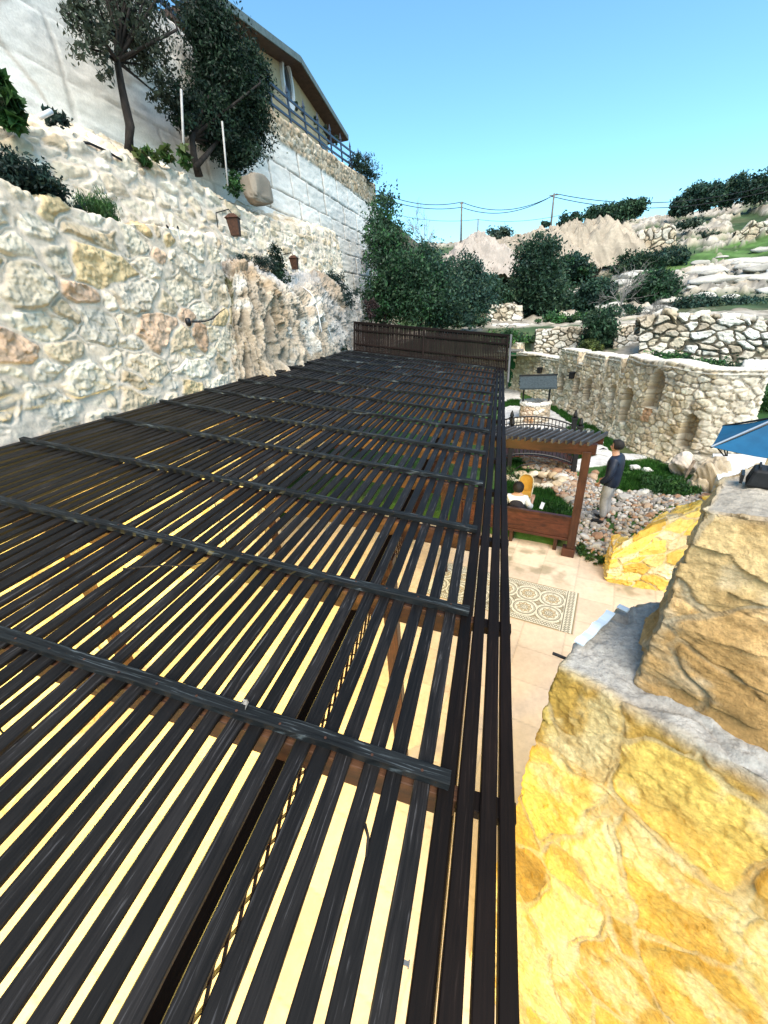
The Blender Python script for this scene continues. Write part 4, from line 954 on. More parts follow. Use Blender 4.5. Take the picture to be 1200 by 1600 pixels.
# trees on the terraces
tree('olive_tree', pX(196, 228, -6.55), [ex_px(200, 25, -6.6, 75, 55), ex_px(150, 70, -6.5, 45, 40), ex_px(235, 95, -6.5, 40, 45), ex_px(215, -50, -6.7, 85, 60), ex_px(255, 150, -6.6, 26, 26), ex_px(130, 20, -6.5, 35, 45)], 9500, .085, OLIVE, 41,
     'grey-green olive tree with a crooked dark trunk on the second terrace', tr=.085, path=[pX(203, 195, -6.55), pX(196, 165, -6.55), pX(190, 135, -6.55), pX(183, 95, -6.55), pX(185, 50, -6.55)], nb=34, clump=.20, per=26, shell=.6, asp=.4)
tree('dense_tree', pX(308, 262, -6.6), [ex_px(350, 110, -6.7, 52, 70), ex_px(325, 40, -6.8, 42, 45), ex_px(385, 175, -6.6, 42, 52), ex_px(330, 190, -6.6, 38, 45), ex_px(370, 232, -6.5, 38, 30), ex_px(400, 120, -6.8, 28, 36), ex_px(285, 170, -6.6, 24, 30), ex_px(345, 150, -6.9, 50, 80)], 52000, .085, DARK, 43,
     'dense dark evergreen tree on the terrace in front of the house', tr=.09, path=[pX(303, 245, -6.6), pX(300, 215, -6.6), pX(335, 150, -6.65)], nb=14, clump=.22, shell=.5)
mb = MB(); mb.tube([pX(305, 262, -6.55), pX(320, 245, -6.5), pX(345, 215, -6.55)], [.06, .05, .03]); tag(mb.build('forked_stem', MT['bark'], smooth=True), 'thin slanting bare stem beside the foot of the dense dark evergreen', 'stem')
shrub('corner_shrub', [ex_px(2, 160, -5.8, 22, 34), ex_px(-20, 130, -5.8, 26, 30)], 420, .20, GREEN, 44, 'broad-leaved green shrub at the left edge above the terrace wall', asp=.6)
shrub('trailing_shrub', [ex_px(10, 262, -5.2, 40, 26), ex_px(58, 292, -5.22, 46, 22), ex_px(100, 322, -5.25, 28, 12)], 6500, .05, TEAL, 45, 'dark blue-green bush spilling over the lowest rubble wall at the left edge')
shrub('rosemary_bush', [ex_px(150, 328, -5.25, 30, 22)], 2600, .06, GREEN, 46, 'bright green upright bush at the right end of the planted trough', upb=2.5, asp=.16)
for i_, (q_, n_, l_) in enumerate(((ex_px(222, 243, -5.95, 16, 10), 170, 'left broad-leaved low plant on the terrace edge beside the olive trunk'), (ex_px(257, 246, -5.95, 17, 11), 180, 'middle broad-leaved low plant on the terrace edge'), (ex_px(286, 250, -5.95, 11, 17), 150, 'right, taller broad-leaved plant on the terrace edge by the first stake'))):
    shrub('leafy_plant', [q_], n_, .13, GREEN+YGREEN, 470+i_, l_, cat='plant', group='low plants on the terrace edge', asp=.55)
shrub('creeping_plant', [ex_px(90, 186, -6.3, 26, 6)], 300, .09, TEAL, 48, 'sparse dark creeping plant at the foot of the smooth white wall', cat='plant')
shrub('green_tuft', [ex_px(363, 286, -6.0, 13, 20)], 900, .07, GREEN, 49, 'small green plant below the evergreen next to the big brown boulder', cat='plant')
shrub('bare_grey_bush', [ex_px(408, 412, -5.5, 26, 10), ex_px(378, 408, -5.5, 20, 9)], 2600, .06, TEAL, 50, 'dark spreading bush on the rock shoulder under the first lantern', asp=.2)
shrub('upright_bush', [ex_px(432, 405, -5.5, 14, 22), ex_px(440, 432, -5.4, 18, 14)], 2400, .06, DARK, 51, 'taller dark bush on the rock, left of the second lantern')
shrub('hanging_bush', [ex_px(520, 440, -5.5, 22, 20), ex_px(535, 468, -5.3, 26, 20), ex_px(555, 470, -5.4, 12, 16)], 4200, .07, TEAL, 52, 'dark grey-green bush hanging over the far rock face near the screen')
shrub('small_foot_plant', [ex_px(537, 545, -4.9, 10, 6)], 500, .06, DARK, 53, 'small dark plant at the foot of the rock beside the left end of the screen', cat='plant')
tree('sapling', pX(581, 503, -4.6), [ex_px(580, 482, -4.6, 12, 18)], 700, .09, [(.03, .02, .02), (.05, .03, .03)], 54, 'thin dark sapling just above the left corner of the screen', cat='sapling', tr=.025, nb=6)
shrub('fence_bush', [ex_px(572, 268, -7.6, 26, 20), ex_px(558, 258, -7.6, 18, 14)], 3200, .10, DARK, 55, 'dark bush at the far end of the fence on the block wall')
shrub('wall_foot_plant', [ex_px(582, 400, -6.9, 20, 18), ex_px(572, 380, -6.9, 6, 20)], 1200, .11, TEAL, 56, 'dark plants climbing the far foot of the white block wall', cat='plant')
for i, (a_, b_) in enumerate(((463, 172), (474, 182), (494, 200), (509, 214), (525, 225))):
    shrub('cypress_sapling', [ex_px(a_, b_-8, -8.3, 2.5, 9)], 300, .09, DARK, 60+i, ['first small pointed cypress behind the fence, nearest the evergreen', 'second small pointed cypress behind the fence', 'third small pointed cypress, in the middle of the fence row', 'fourth small pointed cypress behind the fence', 'last small pointed cypress behind the fence, under the far eave'][i], 'cypress', 'small cypresses behind the fence', upb=2)
# trees beyond the screen
BT = [
 (600, 500, 21, [(612, 420, 34, 60), (600, 370, 22, 50), (640, 455, 48, 42), (600, 470, 34, 34)], 15000, DARK+GREEN[:1], 'tall dark green tree behind the left part of the screen, beside the block wall'),
 (655, 505, 23, [(668, 422, 30, 34), (650, 445, 40, 42), (690, 460, 40, 42)], 12000, TEAL+DARK, 'dark bluish tree second from the block wall'),
 (720, 505, 26, [(724, 440, 30, 32), (735, 465, 36, 32), (700, 480, 34, 24)], 10000, TEAL, 'blue-green tree just left of the short pale terrace wall, below the gravel mound'),
 (772, 490, 33, [(765, 455, 20, 20), (780, 468, 22, 14)], 3600, DARK, 'small dark tree between the gravel mound and the round-headed tree'),
 (845, 497, 34, [(838, 405, 32, 30), (842, 440, 38, 32), (848, 470, 38, 22)], 13000, DARK+TEAL[:1], 'round-headed very dark tree in front of the rubble heaps'),
 (925, 480, 36, [(930, 460, 26, 18), (908, 474, 20, 14)], 6000, TEAL+DARK, 'dark low tree right of the round-headed tree'),
 (932, 548, 23.5, [(938, 512, 24, 24), (930, 535, 20, 14)], 4600, DARK, 'dark bushy tree growing between the two small-stoned terrace walls'),
 (1018, 478, 34, [(1020, 452, 28, 24), (1005, 462, 20, 16)], 5000, DARK+GREEN[:1], 'dark rounded tree above the high dry stone wall at its left end'),
]
for i, (bx, by_, yd, el_, n_, pal_, lab) in enumerate(BT):
    c_ = pY(bx, by_, yd)
    tree('hillside_tree', c_, [el_px(a_, b_, yd+.4*j, r_*1.08, s_*1.08) for j, (a_, b_, r_, s_) in enumerate(el_)], int(n_*1.7), .0060*yd+.03, [tuple(np.array(q)*1.9) for q in pal_]+[(.06, .10, .05), (.03, .07, .035)], 80+i, lab, group='trees behind the garden', tr=.14, clump=.24, shell=.42)
BS = [
 (985, 425, 50, [(985, 418, 26, 20), (1010, 412, 26, 16)], 3500, DARK, 'dark shrub clump below the warm ruined wall, left part'),
 (1045, 410, 52, [(1040, 405, 26, 14), (1060, 402, 16, 10)], 2500, TEAL, 'dark shrub clump at the upper left edge of the meadow'),
 (900, 415, 50, [(895, 410, 22, 12), (910, 420, 18, 10)], 2200, GREEN[:1]+TEAL, 'green shrub in front of the taller rubble heap'),
 (1130, 440, 42, [(1130, 440, 18, 10)], 1400, TEAL, 'small dark shrub among the white rocks below the meadow'),
 (1090, 478, 32, [(1080, 478, 32, 13), (1110, 482, 30, 12)], 4500, TEAL+OLIVE[:1], 'left stretch of grey-green scrub along the top of the high dry stone wall'),
 (1160, 480, 32, [(1150, 482, 34, 14), (1190, 484, 34, 14), (1230, 490, 30, 14)], 5500, TEAL+OLIVE[:1], 'right stretch of grey-green scrub along the top of the high dry stone wall'),
 (1060, 462, 38, [(1065, 458, 18, 8)], 1200, DARK, 'small dark shrub left of the white rock shelf'),
 (880, 342, 66, [(890, 345, 18, 9)], 1000, DARK, 'small dark shrub on the skyline left of the skyline thicket'),
 (940, 340, 70, [(935, 338, 20, 14), (962, 336, 22, 16), (990, 325, 18, 12)], 5000, DARK, 'dark thicket on the skyline left of the gap'),
 (1080, 320, 76, [(1066, 322, 16, 13), (1085, 308, 15, 16), (1108, 306, 18, 17)], 5000, TEAL+DARK, 'dark round skyline trees just right of the gap'),
 (1145, 305, 78, [(1128, 306, 20, 13), (1150, 297, 18, 20), (1175, 300, 20, 14), (1198, 290, 24, 20), (1232, 280, 26, 18)], 7000, TEAL+DARK, 'dark skyline trees reaching the right edge of the hill'),
 (870, 500, 30, [(865, 500, 26, 8), (905, 498, 22, 7)], 2200, DARK+GREEN, 'dark ground scrub below the round-headed tree'),
 (960, 492, 30, [(958, 490, 18, 9), (985, 486, 16, 8)], 1700, TEAL+DARK, 'dark scrub between the bare grey shrub and the small-stoned wall'),
 (1110, 452, 38, [(1105, 452, 26, 6), (1150, 448, 20, 5)], 1700, OLIVE+TEAL, 'strip of grey-green scrub just below the meadow'),
 (1010, 390, 62, [(1010, 392, 22, 6), (1050, 384, 18, 5)], 1300, OLIVE+TEAL, 'thin scrub at the foot of the warm ruined wall'),
 (1105, 372, 66, [(1100, 372, 26, 6), (1080, 350, 18, 6)], 1500, OLIVE+TEAL, 'scrub patch between the two ruined terrace walls'),
 (950, 395, 58, [(945, 392, 14, 9)], 900, TEAL, 'small shrub right of the taller rubble heap'),
 (700, 502, 24, [(690, 498, 30, 12), (735, 502, 26, 10)], 2600, DARK+TEAL, 'low dark bushes behind the middle of the screen'),
 (850, 350, 62, [(852, 350, 6, 5)], 300, DARK, 'tiny shrub by the foot of the middle power pole'),
 (785, 368, 62, [(780, 366, 20, 9)], 900, OLIVE+TEAL, 'grey-green bush on the skyline left of the rubble heaps'),
 (1150, 468, 40, [(1150, 462, 22, 7)], 1100, TEAL, 'low shrub between the white rock shelves'),
 (925, 543, 22.8, [(925, 540, 15, 10)], 900, YGREEN, 'yellow-green bush at the foot of the dark bushy tree'),
 (780, 520, 25, [(790, 528, 34, 9), (830, 530, 10, 6)], 1800, DARK+GREEN, 'low dark greenery right behind the screen top'),
 (1060, 555, 20.5, [(1040, 562, 40, 7), (1095, 572, 40, 7)], 2600, GREEN+DARK, 'dark green weeds along the foot of the high dry stone wall'),
 (1160, 585, 19, [(1160, 582, 40, 8)], 1600, DARK, 'black-green scrub above the right end of the niche wall'),
]
for i, (bx, by_, yd, el_, n_, pal_, lab) in enumerate(BS):
    shrub('hillside_shrub', [el_px(a_, b_, yd, r_, s_) for (a_, b_, r_, s_) in el_], int(n_*2.0), .0050*yd+.03, [tuple(np.array(q)*1.8) for q in pal_]+[(.06, .09, .04)], 120+i, lab, group='shrubs on the hillside')
# leafless grey shrubs
def twigs(mb, p, d, L, r, depth, rng, spread=.55):
    n = 4; pts = [p]; q = p.copy(); dd_ = d/np.linalg.norm(d)
    for i in range(n):
        dd_ = dd_+rng.normal(size=3)*.13; dd_ /= np.linalg.norm(dd_); q = q+dd_*L/n; pts.append(q.copy())
    mb.tube(pts, list(np.linspace(r, r*.55, n+1)), 4, cap=False)
    if depth > 0:
        for k_ in range(rng.integers(3, 5)):
            i = rng.integers(1, n+1); nd_ = dd_+rng.normal(size=3)*spread; nd_[2] += .15
            twigs(mb, pts[i], nd_, L*rng.uniform(.55, .8), r*.55, depth-1, rng, spread)
def baretree(px, py, Yd, hpx, seed, label, col='barkgrey', ns=4, depth=3, name='bare_tree', rr=.0009):
    b = pY(px, py, Yd); k_ = (b-[0, 0, CAMH])@np.array([rt[2], fw[2], up[2]])/FPX; rng = np.random.default_rng(seed); mb = MB()
    for i in range(ns):
        d_ = np.array([rng.normal()*.45, rng.normal()*.3, 1.]); twigs(mb, b.copy(), d_, hpx*k_*.5, rr*Yd*1.1, depth, rng)
    tag(mb.build(name, MT[col]), label, 'bare tree', 'leafless trees')
baretree(665, 392, 27, 60, 5, 'leafless pale tree sticking out above the dark trees, left of the gravel mound')
baretree(970, 478, 30, 62, 6, 'leafless grey-white shrub by the left end of the high dry stone wall', ns=6)
baretree(958, 376, 60, 28, 7, 'pale leafless bush below the skyline thicket', ns=7, depth=2)
baretree(1020, 500, 24, 30, 8, 'low leafless grey bush at the top left corner of the high dry stone wall', ns=7)
baretree(893, 25, 60, 1, 9, 'x', ns=0) if 0 else None

# ================================================================== POWER LINE
pole_tops = []
for i, (a_, b_, yd, lab) in enumerate(((( 722, 315), (720, 366), 70, 'left wooden power pole rising over the gravel mound'), ((866, 302), (861, 350), 70, 'right wooden power pole on the skyline with a small crossarm'), ((747, 342), (746, 378), 95, 'short distant power pole between the two nearer poles'), ((1198, 296), (1196, 322), 78, 'pale pole among the skyline trees at the right edge'))):
    T_ = pY(*a_, yd); B_ = pY(*b_, yd); B_[2] -= 1.5; B_[0] = (B_[0]+T_[0])/2; T_[0] = B_[0]
    e = empty('power_pole', B_, 0, lab, 'pole', 'power poles')
    mb = MB(); mb.tube([(0, 0, 0), tuple(T_-B_)], [.15, .11], 8); mb.build('shaft', MT['barkgrey'] if i == 3 else mat_noise('pole_wood', (.10, .09, .08), (.2, .18, .16), 3, .9, .2) if 'pole_wood' not in bpy.data.materials else bpy.data.materials['pole_wood'], e, smooth=True)
    if i < 2:
        mb = MB(); mb.box(tuple(T_-B_-np.array([0, 0, .2])), (1.2 if i else .5, .1, .1)); mb.build('crossarm', bpy.data.materials['pole_wood'], e)
    pole_tops.append(T_)
def cable(pts, sag, label, r=.045):
    mb = MB(); out = []
    for (p, q), s_ in zip(zip(pts[:-1], pts[1:]), sag):
        p = np.array(p); q = np.array(q)
        for k_ in range(16):
            t_ = k_/16; out.append(p+(q-p)*t_-np.array([0, 0, s_*4*t_*(1-t_)]))
    out.append(np.array(pts[-1])); mb.tube(out, r, 5)
    tag(mb.build('power_cable', MT['iron']), label, 'cable', 'overhead cables')
cable([pY(560, 283, 66), pole_tops[0]+[0, 0, -.05], pole_tops[1]+[.3, 0, -.1], pY(1240, 280, 74)], (1.2, 1.3, 1.6), 'upper overhead cable sagging from pole to pole')
cable([pY(560, 293, 66), pole_tops[0]+[0, 0, -.65], pole_tops[1]+[-.3, 0, -.3], pY(1240, 288, 74)], (1.0, 1.2, 1.8), 'lower overhead cable sagging from pole to pole')
cable([pY(600, 330, 95), pole_tops[2]+[0, 0, -.1], pY(900, 330, 95)], (.8, .8), 'faint distant overhead cable on the short pole', r=.035)

# ================================================================== THINGS ON THE LEFT WALLS
def lantern(px, py, Xd, s, label, rz=0):
    c = pX(px, py, Xd); e = empty('wall_lantern', c, rz, label, 'lantern', 'rusty wall lanterns')
    mb = MB(); v = []
    for z_, r_ in ((-.17, .085), (.12, .115)):
        v += [(-r_*s, -r_*s, z_*s), (r_*s, -r_*s, z_*s), (r_*s, r_*s, z_*s), (-r_*s, r_*s, z_*s)]
    mb.add(v, [(3, 2, 1, 0), (4, 5, 6, 7), (0, 1, 5, 4), (1, 2, 6, 5), (2, 3, 7, 6), (3, 0, 4, 7)]); mb.build('body', MT['rust'], e, bevel=.006)
    mb = MB(); mb.add([(-.14*s, -.14*s, .12*s), (.14*s, -.14*s, .12*s), (.14*s, .14*s, .12*s), (-.14*s, .14*s, .12*s), (-.05*s, -.05*s, .20*s), (.05*s, -.05*s, .20*s), (.05*s, .05*s, .20*s), (-.05*s, .05*s, .20*s)], [(3, 2, 1, 0), (4, 5, 6, 7), (0, 1, 5, 4), (1, 2, 6, 5), (2, 3, 7, 6), (3, 0, 4, 7)]); mb.build('cap', MT['rust'], e)
    mb = MB(); mb.tube([(0, 0, .2*s), (-.05, .02, .28*s), (-.32, .05, .24*s)], .010); mb.tube([(-.32, .05, .24*s), (-.34, .05, .0)], .010); mb.build('bracket', MT['iron'], e)
lantern(366, 353, -5.35, 1.0, 'larger rusty square lantern bracketed to the terrace wall', R(20))
lantern(460, 411, -5.35, .85, 'smaller rusty lantern farther along the terrace wall above the white rock', R(10))
# twisted cable hook
e = empty('cable_hook', pX(294, 503, -4.72), 0, 'black knob with a twisted black cable sticking out of the rubble wall', 'cable')
c0 = pX(294, 503, -4.72)
mb = MB(); mb.lathe([(.005, -.06), (.035, -.05), (.045, 0), (.035, .05), (.005, .06)], (0, 0, 0), 14); mb.build('knob', MT['iron'], e, smooth=True)
a = pX(299, 502, -4.72)-c0; b = pX(333, 497, -4.74)-c0; c_ = pX(352, 482, -4.85)-c0
for ph in (0, math.pi):
    mb = MB(); pts = []
    for i in range(60):
        t_ = i/59; p = a+(b-a)*t_; pts.append(p+np.array([.012*math.cos(t_*50+ph), .0, .014*math.sin(t_*50+ph)+(-.02*math.sin(t_*3.1))]))
    pts += [b+(c_-b)*.5+np.array([0, 0, .01]), c_]; mb.tube(pts, .007, 6); mb.build('cable_strand', MT['iron'], e, smooth=True)
for i, (p_, q_) in enumerate((((262, 355), (272, 372)), ((278, 357), (281, 374)))):
    mb = MB(); a = pX(*p_, -4.86); b = pX(*q_, -4.9); mb.tube([a, b], [.016, .012], 8)
    o = tag(mb.build('wall_peg', MT['white']), ['left white peg with a black tip on the rubble wall', 'right white peg with a black tip on the rubble wall'][i], 'peg', 'white pegs'); mb = MB(); d_ = (a-b)/np.linalg.norm(a-b); mb.tube([a, a+d_*.035], [.020, .008], 8); mb.build('tip', MT['iron'], o)
for i, (p_, q_, x_, r_, lab) in enumerate((((283, 140), (287, 232), -6.1, .022, 'left pale thin stake standing before the evergreen'), ((347, 190), (356, 290), -6.0, .020, 'right pale thin stake standing before the evergreen'))):
    mb = MB(); mb.tube([pX(*p_, x_), pX(*q_, x_)], r_, 8); tag(mb.build('stake', mat_noise('grey_stake', (.35, .34, .34), (.5, .49, .48), 8, .8, .2) if i == 0 else bpy.data.materials['grey_stake'], smooth=True), lab, 'stake', 'garden stakes')
mb = MB(); mb.tube([pX(a_, b_, -5.93) for a_, b_ in ((118, 221), (140, 224), (162, 234), (190, 250))], .018, 8); tag(mb.build('black_pipe', MT['black'], smooth=True), 'black hose lying on the terrace wall below the olive tree', 'hose')
mb = MB(); mb.tube([pX(62, 183, -6.0), pX(80, 174, -6.0)], .03, 10); tag(mb.build('white_pipe', MT['white'], smooth=True), 'short white pipe on the terrace at upper left', 'pipe')
for i, pts in enumerate(([(464, 420), (480, 455), (492, 478), (500, 520)], [(466, 424), (488, 462), (505, 500), (518, 535), (524, 556)], [(470, 450), (484, 460), (496, 490), (497, 520)])):
    P_ = []
    for (a_, b_) in pts:
        ii = nearest(PC, a_, b_); P_.append(PC[ii]+np.array([.06, -.02, .01]))
    P_ = [np.array(q) for q in resample(P_, 24, 4)]
    mb = MB(); mb.tube(P_, .012, 6); tag(mb.build('white_hose', MT['white'], smooth=True), ['shortest white hose running down the rock face', 'longest white hose reaching down to the far end of the pergola', 'middle white hose hanging down the rock face'][i], 'hose', 'white hoses on the rock')
def rock(name, c, r, seed, col, label=None, cat='rock', group=None, mat=None, nsub=4, rough=.25, kind=None, cuts=9, boxy=1.0):
    import bmesh
    bm = bmesh.new(); bmesh.ops.create_icosphere(bm, subdivisions=nsub, radius=1)
    V = np.array([v.co[:] for v in bm.verts]); rng = np.random.default_rng(seed); s1 = rng.uniform(0, 50, 3)
    n_ = fbm(V[:, 0]*1.3+s1[0]+V[:, 2], V[:, 1]*1.3+s1[1]-V[:, 2]*.7, seed, 4)+.4*fbm(V[:, 0]*4+V[:, 2]*3, V[:, 1]*4-V[:, 2]*2+s1[2], seed+2, 4)
    V = np.sign(V)*np.abs(V)**boxy; n_ = n_*1.0
    for k_ in range(9):     # flat facets
        d_ = rng.normal(size=3); d_ /= np.linalg.norm(d_); t_ = V@d_; cut = rng.uniform(.62, .9); V = V-np.outer(np.clip(t_-cut, 0, None)*.85, d_)
    V = V*(1+rough*n_)[:, None]*np.array(r)
    for v, p in zip(bm.verts, V): v.co = p
    me = bpy.data.meshes.new(name); bm.to_mesh(me); bm.free(); me.polygons.foreach_set('use_smooth', np.ones(len(me.polygons), bool))
    a_ = me.color_attributes.new('Col', 'FLOAT_COLOR', 'POINT'); cc = np.ones((len(V), 4), np.float32); cc[:, :3] = np.array(col)*(1+.35*n_)[:, None]; a_.data.foreach_set('color', cc.ravel())
    o = newobj(name, me, None, mat or MT['stone']); o.location = c; return tag(o, label, cat, group, kind)
c0 = pX(398, 300, -6.0); rock('brown_boulder', pX(398, 297, -6.35), (.30, .50, .34), 3, (.30, .25, .20), 'big squarish brown-grey boulder on the terrace right of the evergreen', 'boulder', boxy=.45, rough=.16, nsub=5)

# ================================================================== GARDEN THINGS
# well
WC = pz(833, 661, .30)[:2]+np.array([.05, .50]); wz = float(gz(*WC))
e = empty('well', (WC[0], WC[1], wz), 0, 'round stone well with a small tiled roof on two dark posts', 'well'); e.scale = (.80, .80, .80)
n = 200; a = np.linspace(0, 2*math.pi, n+1); prof = [(.72, -.1), (.70, .84), (.74, .90), (.70, .97), (.46, .97), (.44, .3)]
rws = [[(r_*math.sin(t_+2.2), -r_*math.cos(t_+2.2), z_) for t_ in a] for r_, z_ in prof]
P, U, V, N, t = loft(rws, 360, 130); N = N if (N[10, 10]@np.array([P[10, 10, 0], P[10, 10, 1], 0])) > 0 else -N
h, c, m_ = stones(U, V, cell=(.26, .17), seed=91, joint=.022, depth=.05, rough=.02, pal=PALE_ST+[(.42, .24, .12)], mortar=(.34, .28, .22), warp=.3, tilt=.12, fine=8)
tp = sst(t[1]-.03, t[1]+.02, V)[..., None]; c = c*(1-tp)+np.array([.60, .58, .54])*(.85+.3*_h(np.floor(U/.4), U*0, 3))[..., None]*tp
op = (np.arctan2(P[..., 1], P[..., 0]) < -1.7)*(np.arctan2(P[..., 1], P[..., 0]) > -2.9); c = np.where((op & (V < t[1]))[..., None], c*.6+np.array([.5, .28, .13])*.4, c)
o = sheet('shaft', P+N*h[..., None], c, MT['stone'], e)
mb = MB(); mb.lathe([(.45, .45), (.01, .46)], n=24); mb.build('water', mat_plain('dark_water', (.01, .012, .012), .1), e)
for x_ in (-.62, .62):
    mb = MB(); mb.box((x_, 0, 1.30), (.08, .08, .95)); mb.build('post', MT['iron'], e)
mb = MB()
for s_ in (-1, 1):
    mb.bar((0, s_*.30, 1.99), (0, s_*.30, 1.99), .1, .1) if 0 else None
    v = [(-.85, 0, 2.22), (.85, 0, 2.22), (.85, s_*.62, 1.72), (-.85, s_*.62, 1.72)]; v2 = [(x, y, z-.05) for x, y, z in v]
    mb.add(v+v2, [(0, 1, 2, 3), (7, 6, 5, 4), (0, 4, 5, 1), (1, 5, 6, 2), (2, 6, 7, 3), (3, 7, 4, 0)])
rf = mb.build('roof', mat_noise('slate_dark', (.018, .03, .036), (.045, .065, .075), 14, .55, .4), e)
mb = MB()
for s_ in (-1, 1):
    for r_ in range(7):
        for q in range(12):
            x_ = -.82+q*.142+(r_ % 2)*.05; f_ = (r_+.5)/7
            mb.box((x_, s_*.62*f_, 2.22-.5*f_+.018), (.13, .11, .014), ((1, 0, 0), (0, .777, -.63*s_), (0, .63*s_, .777)))
mb.build('shingles', bpy.data.materials['slate_dark'], rf)
mb = MB(); mb.bar((-.9, 0, 2.25), (.9, 0, 2.25), .09, .07); mb.build('ridge', MT['iron'], rf)
for x_ in (-.84, .84):
    mb = MB(); mb.add([(x_, 0, 2.2), (x_, .6, 1.72), (x_, -.6, 1.72), (x_+.03, 0, 2.2), (x_+.03, .6, 1.72), (x_+.03, -.6, 1.72)], [(0, 1, 2), (5, 4, 3), (0, 3, 4, 1), (1, 4, 5, 2), (2, 5, 3, 0)]); mb.build('gable', MT['iron'], rf)
# small stone basin beside the bridge
c0 = pz(806, 660, .35); mb = MB(); mb.lathe([(.20, -.2), (.26, .10), (.30, .16), (.22, .17), (.17, .08), (.01, .06)], (0, 0, 0), 22)
o = mb.build('stone_basin', mat_noise('basin_stone', (.46, .42, .35), (.62, .58, .5), 14, .9, .4), smooth=False, bevel=.01); o.location = c0; tag(o, 'small round pale stone basin between the well and the left newel of the footbridge', 'basin')
# green door in the far wall
e = empty('green_door', pY(803, 606, 24.5), R(-25), 'narrow dark green door in the far garden wall beside the screen post', 'door')
mb = MB(); mb.box((0, -.1, .95), (.62, .06, 1.9)); mb.build('door_panel', mat_noise('green_paint', (.008, .07, .025), (.015, .12, .04), 6, .6, .2), e)
mb = MB(); mb.box((-.36, -.1, 1.0), (.1, .12, 2.1)); mb.box((.36, -.1, 1.0), (.1, .12, 2.1)); mb.box((0, -.1, 2.05), (.82, .14, .12)); mb.build('door_frame', MT['barkgrey'], e)
for i, (px, py) in enumerate(((849, 579), (900, 587))):
    ii = nearest(NF, px, py); p = NP[ii]+NN[ii]*.20
    e = empty('wall_lamp', p, R(60), ['black box lamp on the niche wall above the well roof', 'black box lamp on the niche wall above the second niche'][i], 'lamp', 'black lamps on the niche wall')
    mb = MB(); mb.box((0, 0, 0), (.20, .16, .22), None, 1.15); mb.build('housing', MT['black'], e, bevel=.01)
    mb = MB(); mb.box((0, 0, .14), (.28, .22, .03)); mb.build('cap', MT['black'], e); mb = MB(); mb.box((.0, .12, 0), (.04, .16, .04)); mb.build('bracket', MT['iron'], e)
# footbridge
e = empty('footbridge', (1.32, 11.6, .3), 0, 'small arched garden footbridge with black iron railings', 'footbridge')
def bsh(o): o.parent = e; o.matrix_parent_inverse = Matrix.Translation((-1.32, -11.6, -.3)); return o
XA, XB = -.25, 2.20
def arc(x, z0, rise): t_ = (x-XA)/(XB-XA); return z0+rise*4*t_*(1-t_)
for s_, yb in enumerate((11.25, 12.15)):
    for x_ in (.47, XB) if s_ == 0 else (.47, XB):
        mb = MB(); mb.box((x_, yb, .92), (.12, .12, 1.45)); mb.box((x_, yb, 1.62), (.16, .16, .05)); mb.lathe([(.03, 1.64), (.06, 1.70), (.05, 1.76), (.015, 1.86)], (x_, yb, 0), 10)
        bsh(mb.build('newel_post', MT['black']))
    for z0, rise, wd in ((1.40, .28, .05), (1.24, .28, .03), (.56, .28, .05)):
        mb = MB(); q = [(x_, yb, arc(x_, z0, rise)) for x_ in np.linspace(XA, XB, 20)]; mb.tube(q, wd*.5, 6); bsh(mb.build('rail', MT['iron']))
    for x_ in np.arange(XA+.09, XB-.03, .098):
        mb = MB(); mb.tube([(x_, yb, arc(x_, .56, .28)), (x_, yb, arc(x_, 1.40, .28))], .012, 5); bsh(mb.build('baluster', MT['iron']))
mb = MB(); mb.tube([(.55, 11.2, .30), (.8, 11.2, .5), (1.2, 11.2, .58)], .02, 6); bsh(mb.build('brace', MT['iron']))
for x_ in np.arange(XA, XB+.05, .13):
    mb = MB(); mb.box((x_, 11.7, arc(x_, .50, .28)), (.115, .98, .03)); bsh(mb.build('plank', MT['gaz']))

# garden shelter (pergola with bench) --------------------------------------------------
g_ = empty('garden_shelter', (1.62, 7.36, 0), R(-14), 'red-brown wooden garden shelter with slatted top and boarded bench back', 'shelter')
for x_, y_ in ((0, 0), (-2.35, 0)):
    mb = MB(); mb.box((x_, y_, 1.10), (.145, .145, 2.22)); p = mb.build('post', MT['gaz'], g_, bevel=.008)
    mb = MB(); mb.box((x_-.03, y_, .09), (.24, .20, .18)); mb.build('post_foot', MT['gaz'], p, bevel=.01)
mb = MB(); mb.bar((-2.6, 0, 2.25), (.14, 0, 2.25), .11, .20); mb.build('beam', MT['gazx'], g_, bevel=.006)
mb = MB(); mb.bar((-2.6, .50, 2.27), (.22, .50, 2.27), .08, .14); mb.build('beam', MT['gazx'], g_, bevel=.006)
for x_ in (-2.35, 0):
    mb = MB(); mb.bar((x_, .05, 1.75), (x_, .48, 2.20), .07, .08); mb.build('brace', MT['gaz'], g_)
for i in range(23):
    x_ = -2.5+i*.118
    mb = MB(); mb.bar((x_-.10, -.14, 2.38), (x_+.16, .62, 2.38), .040, .075); mb.build('slat', MT['gazslat'], g_, bevel=.003)
mb = MB(); mb.box((-1.2, 0, .60), (2.26, .05, .42)); mb.build('bench_back', MT['gazx'], g_, bevel=.006)
mb = MB(); mb.bar((-2.3, -.005, .84), (-.06, -.005, .84), .085, .06); mb.build('top_rail', MT['gazx'], g_, bevel=.006)
mb = MB(); mb.bar((-2.3, -.005, .36), (-.06, -.005, .36), .075, .06); mb.build('bottom_rail', MT['gazx'], g_, bevel=.006)
for i in range(5):
    mb = MB(); mb.bar((-2.3, .10+i*.10, .43), (-.06, .10+i*.10, .43), .085, .03); mb.build('seat_slat', MT['gazx'], g_)
for x_ in (-2.1, -1.2, -.3):
    mb = MB(); mb.box((x_, .3, .21), (.07, .45, .42)); mb.build('bench_leg', MT['gaz'], g_)
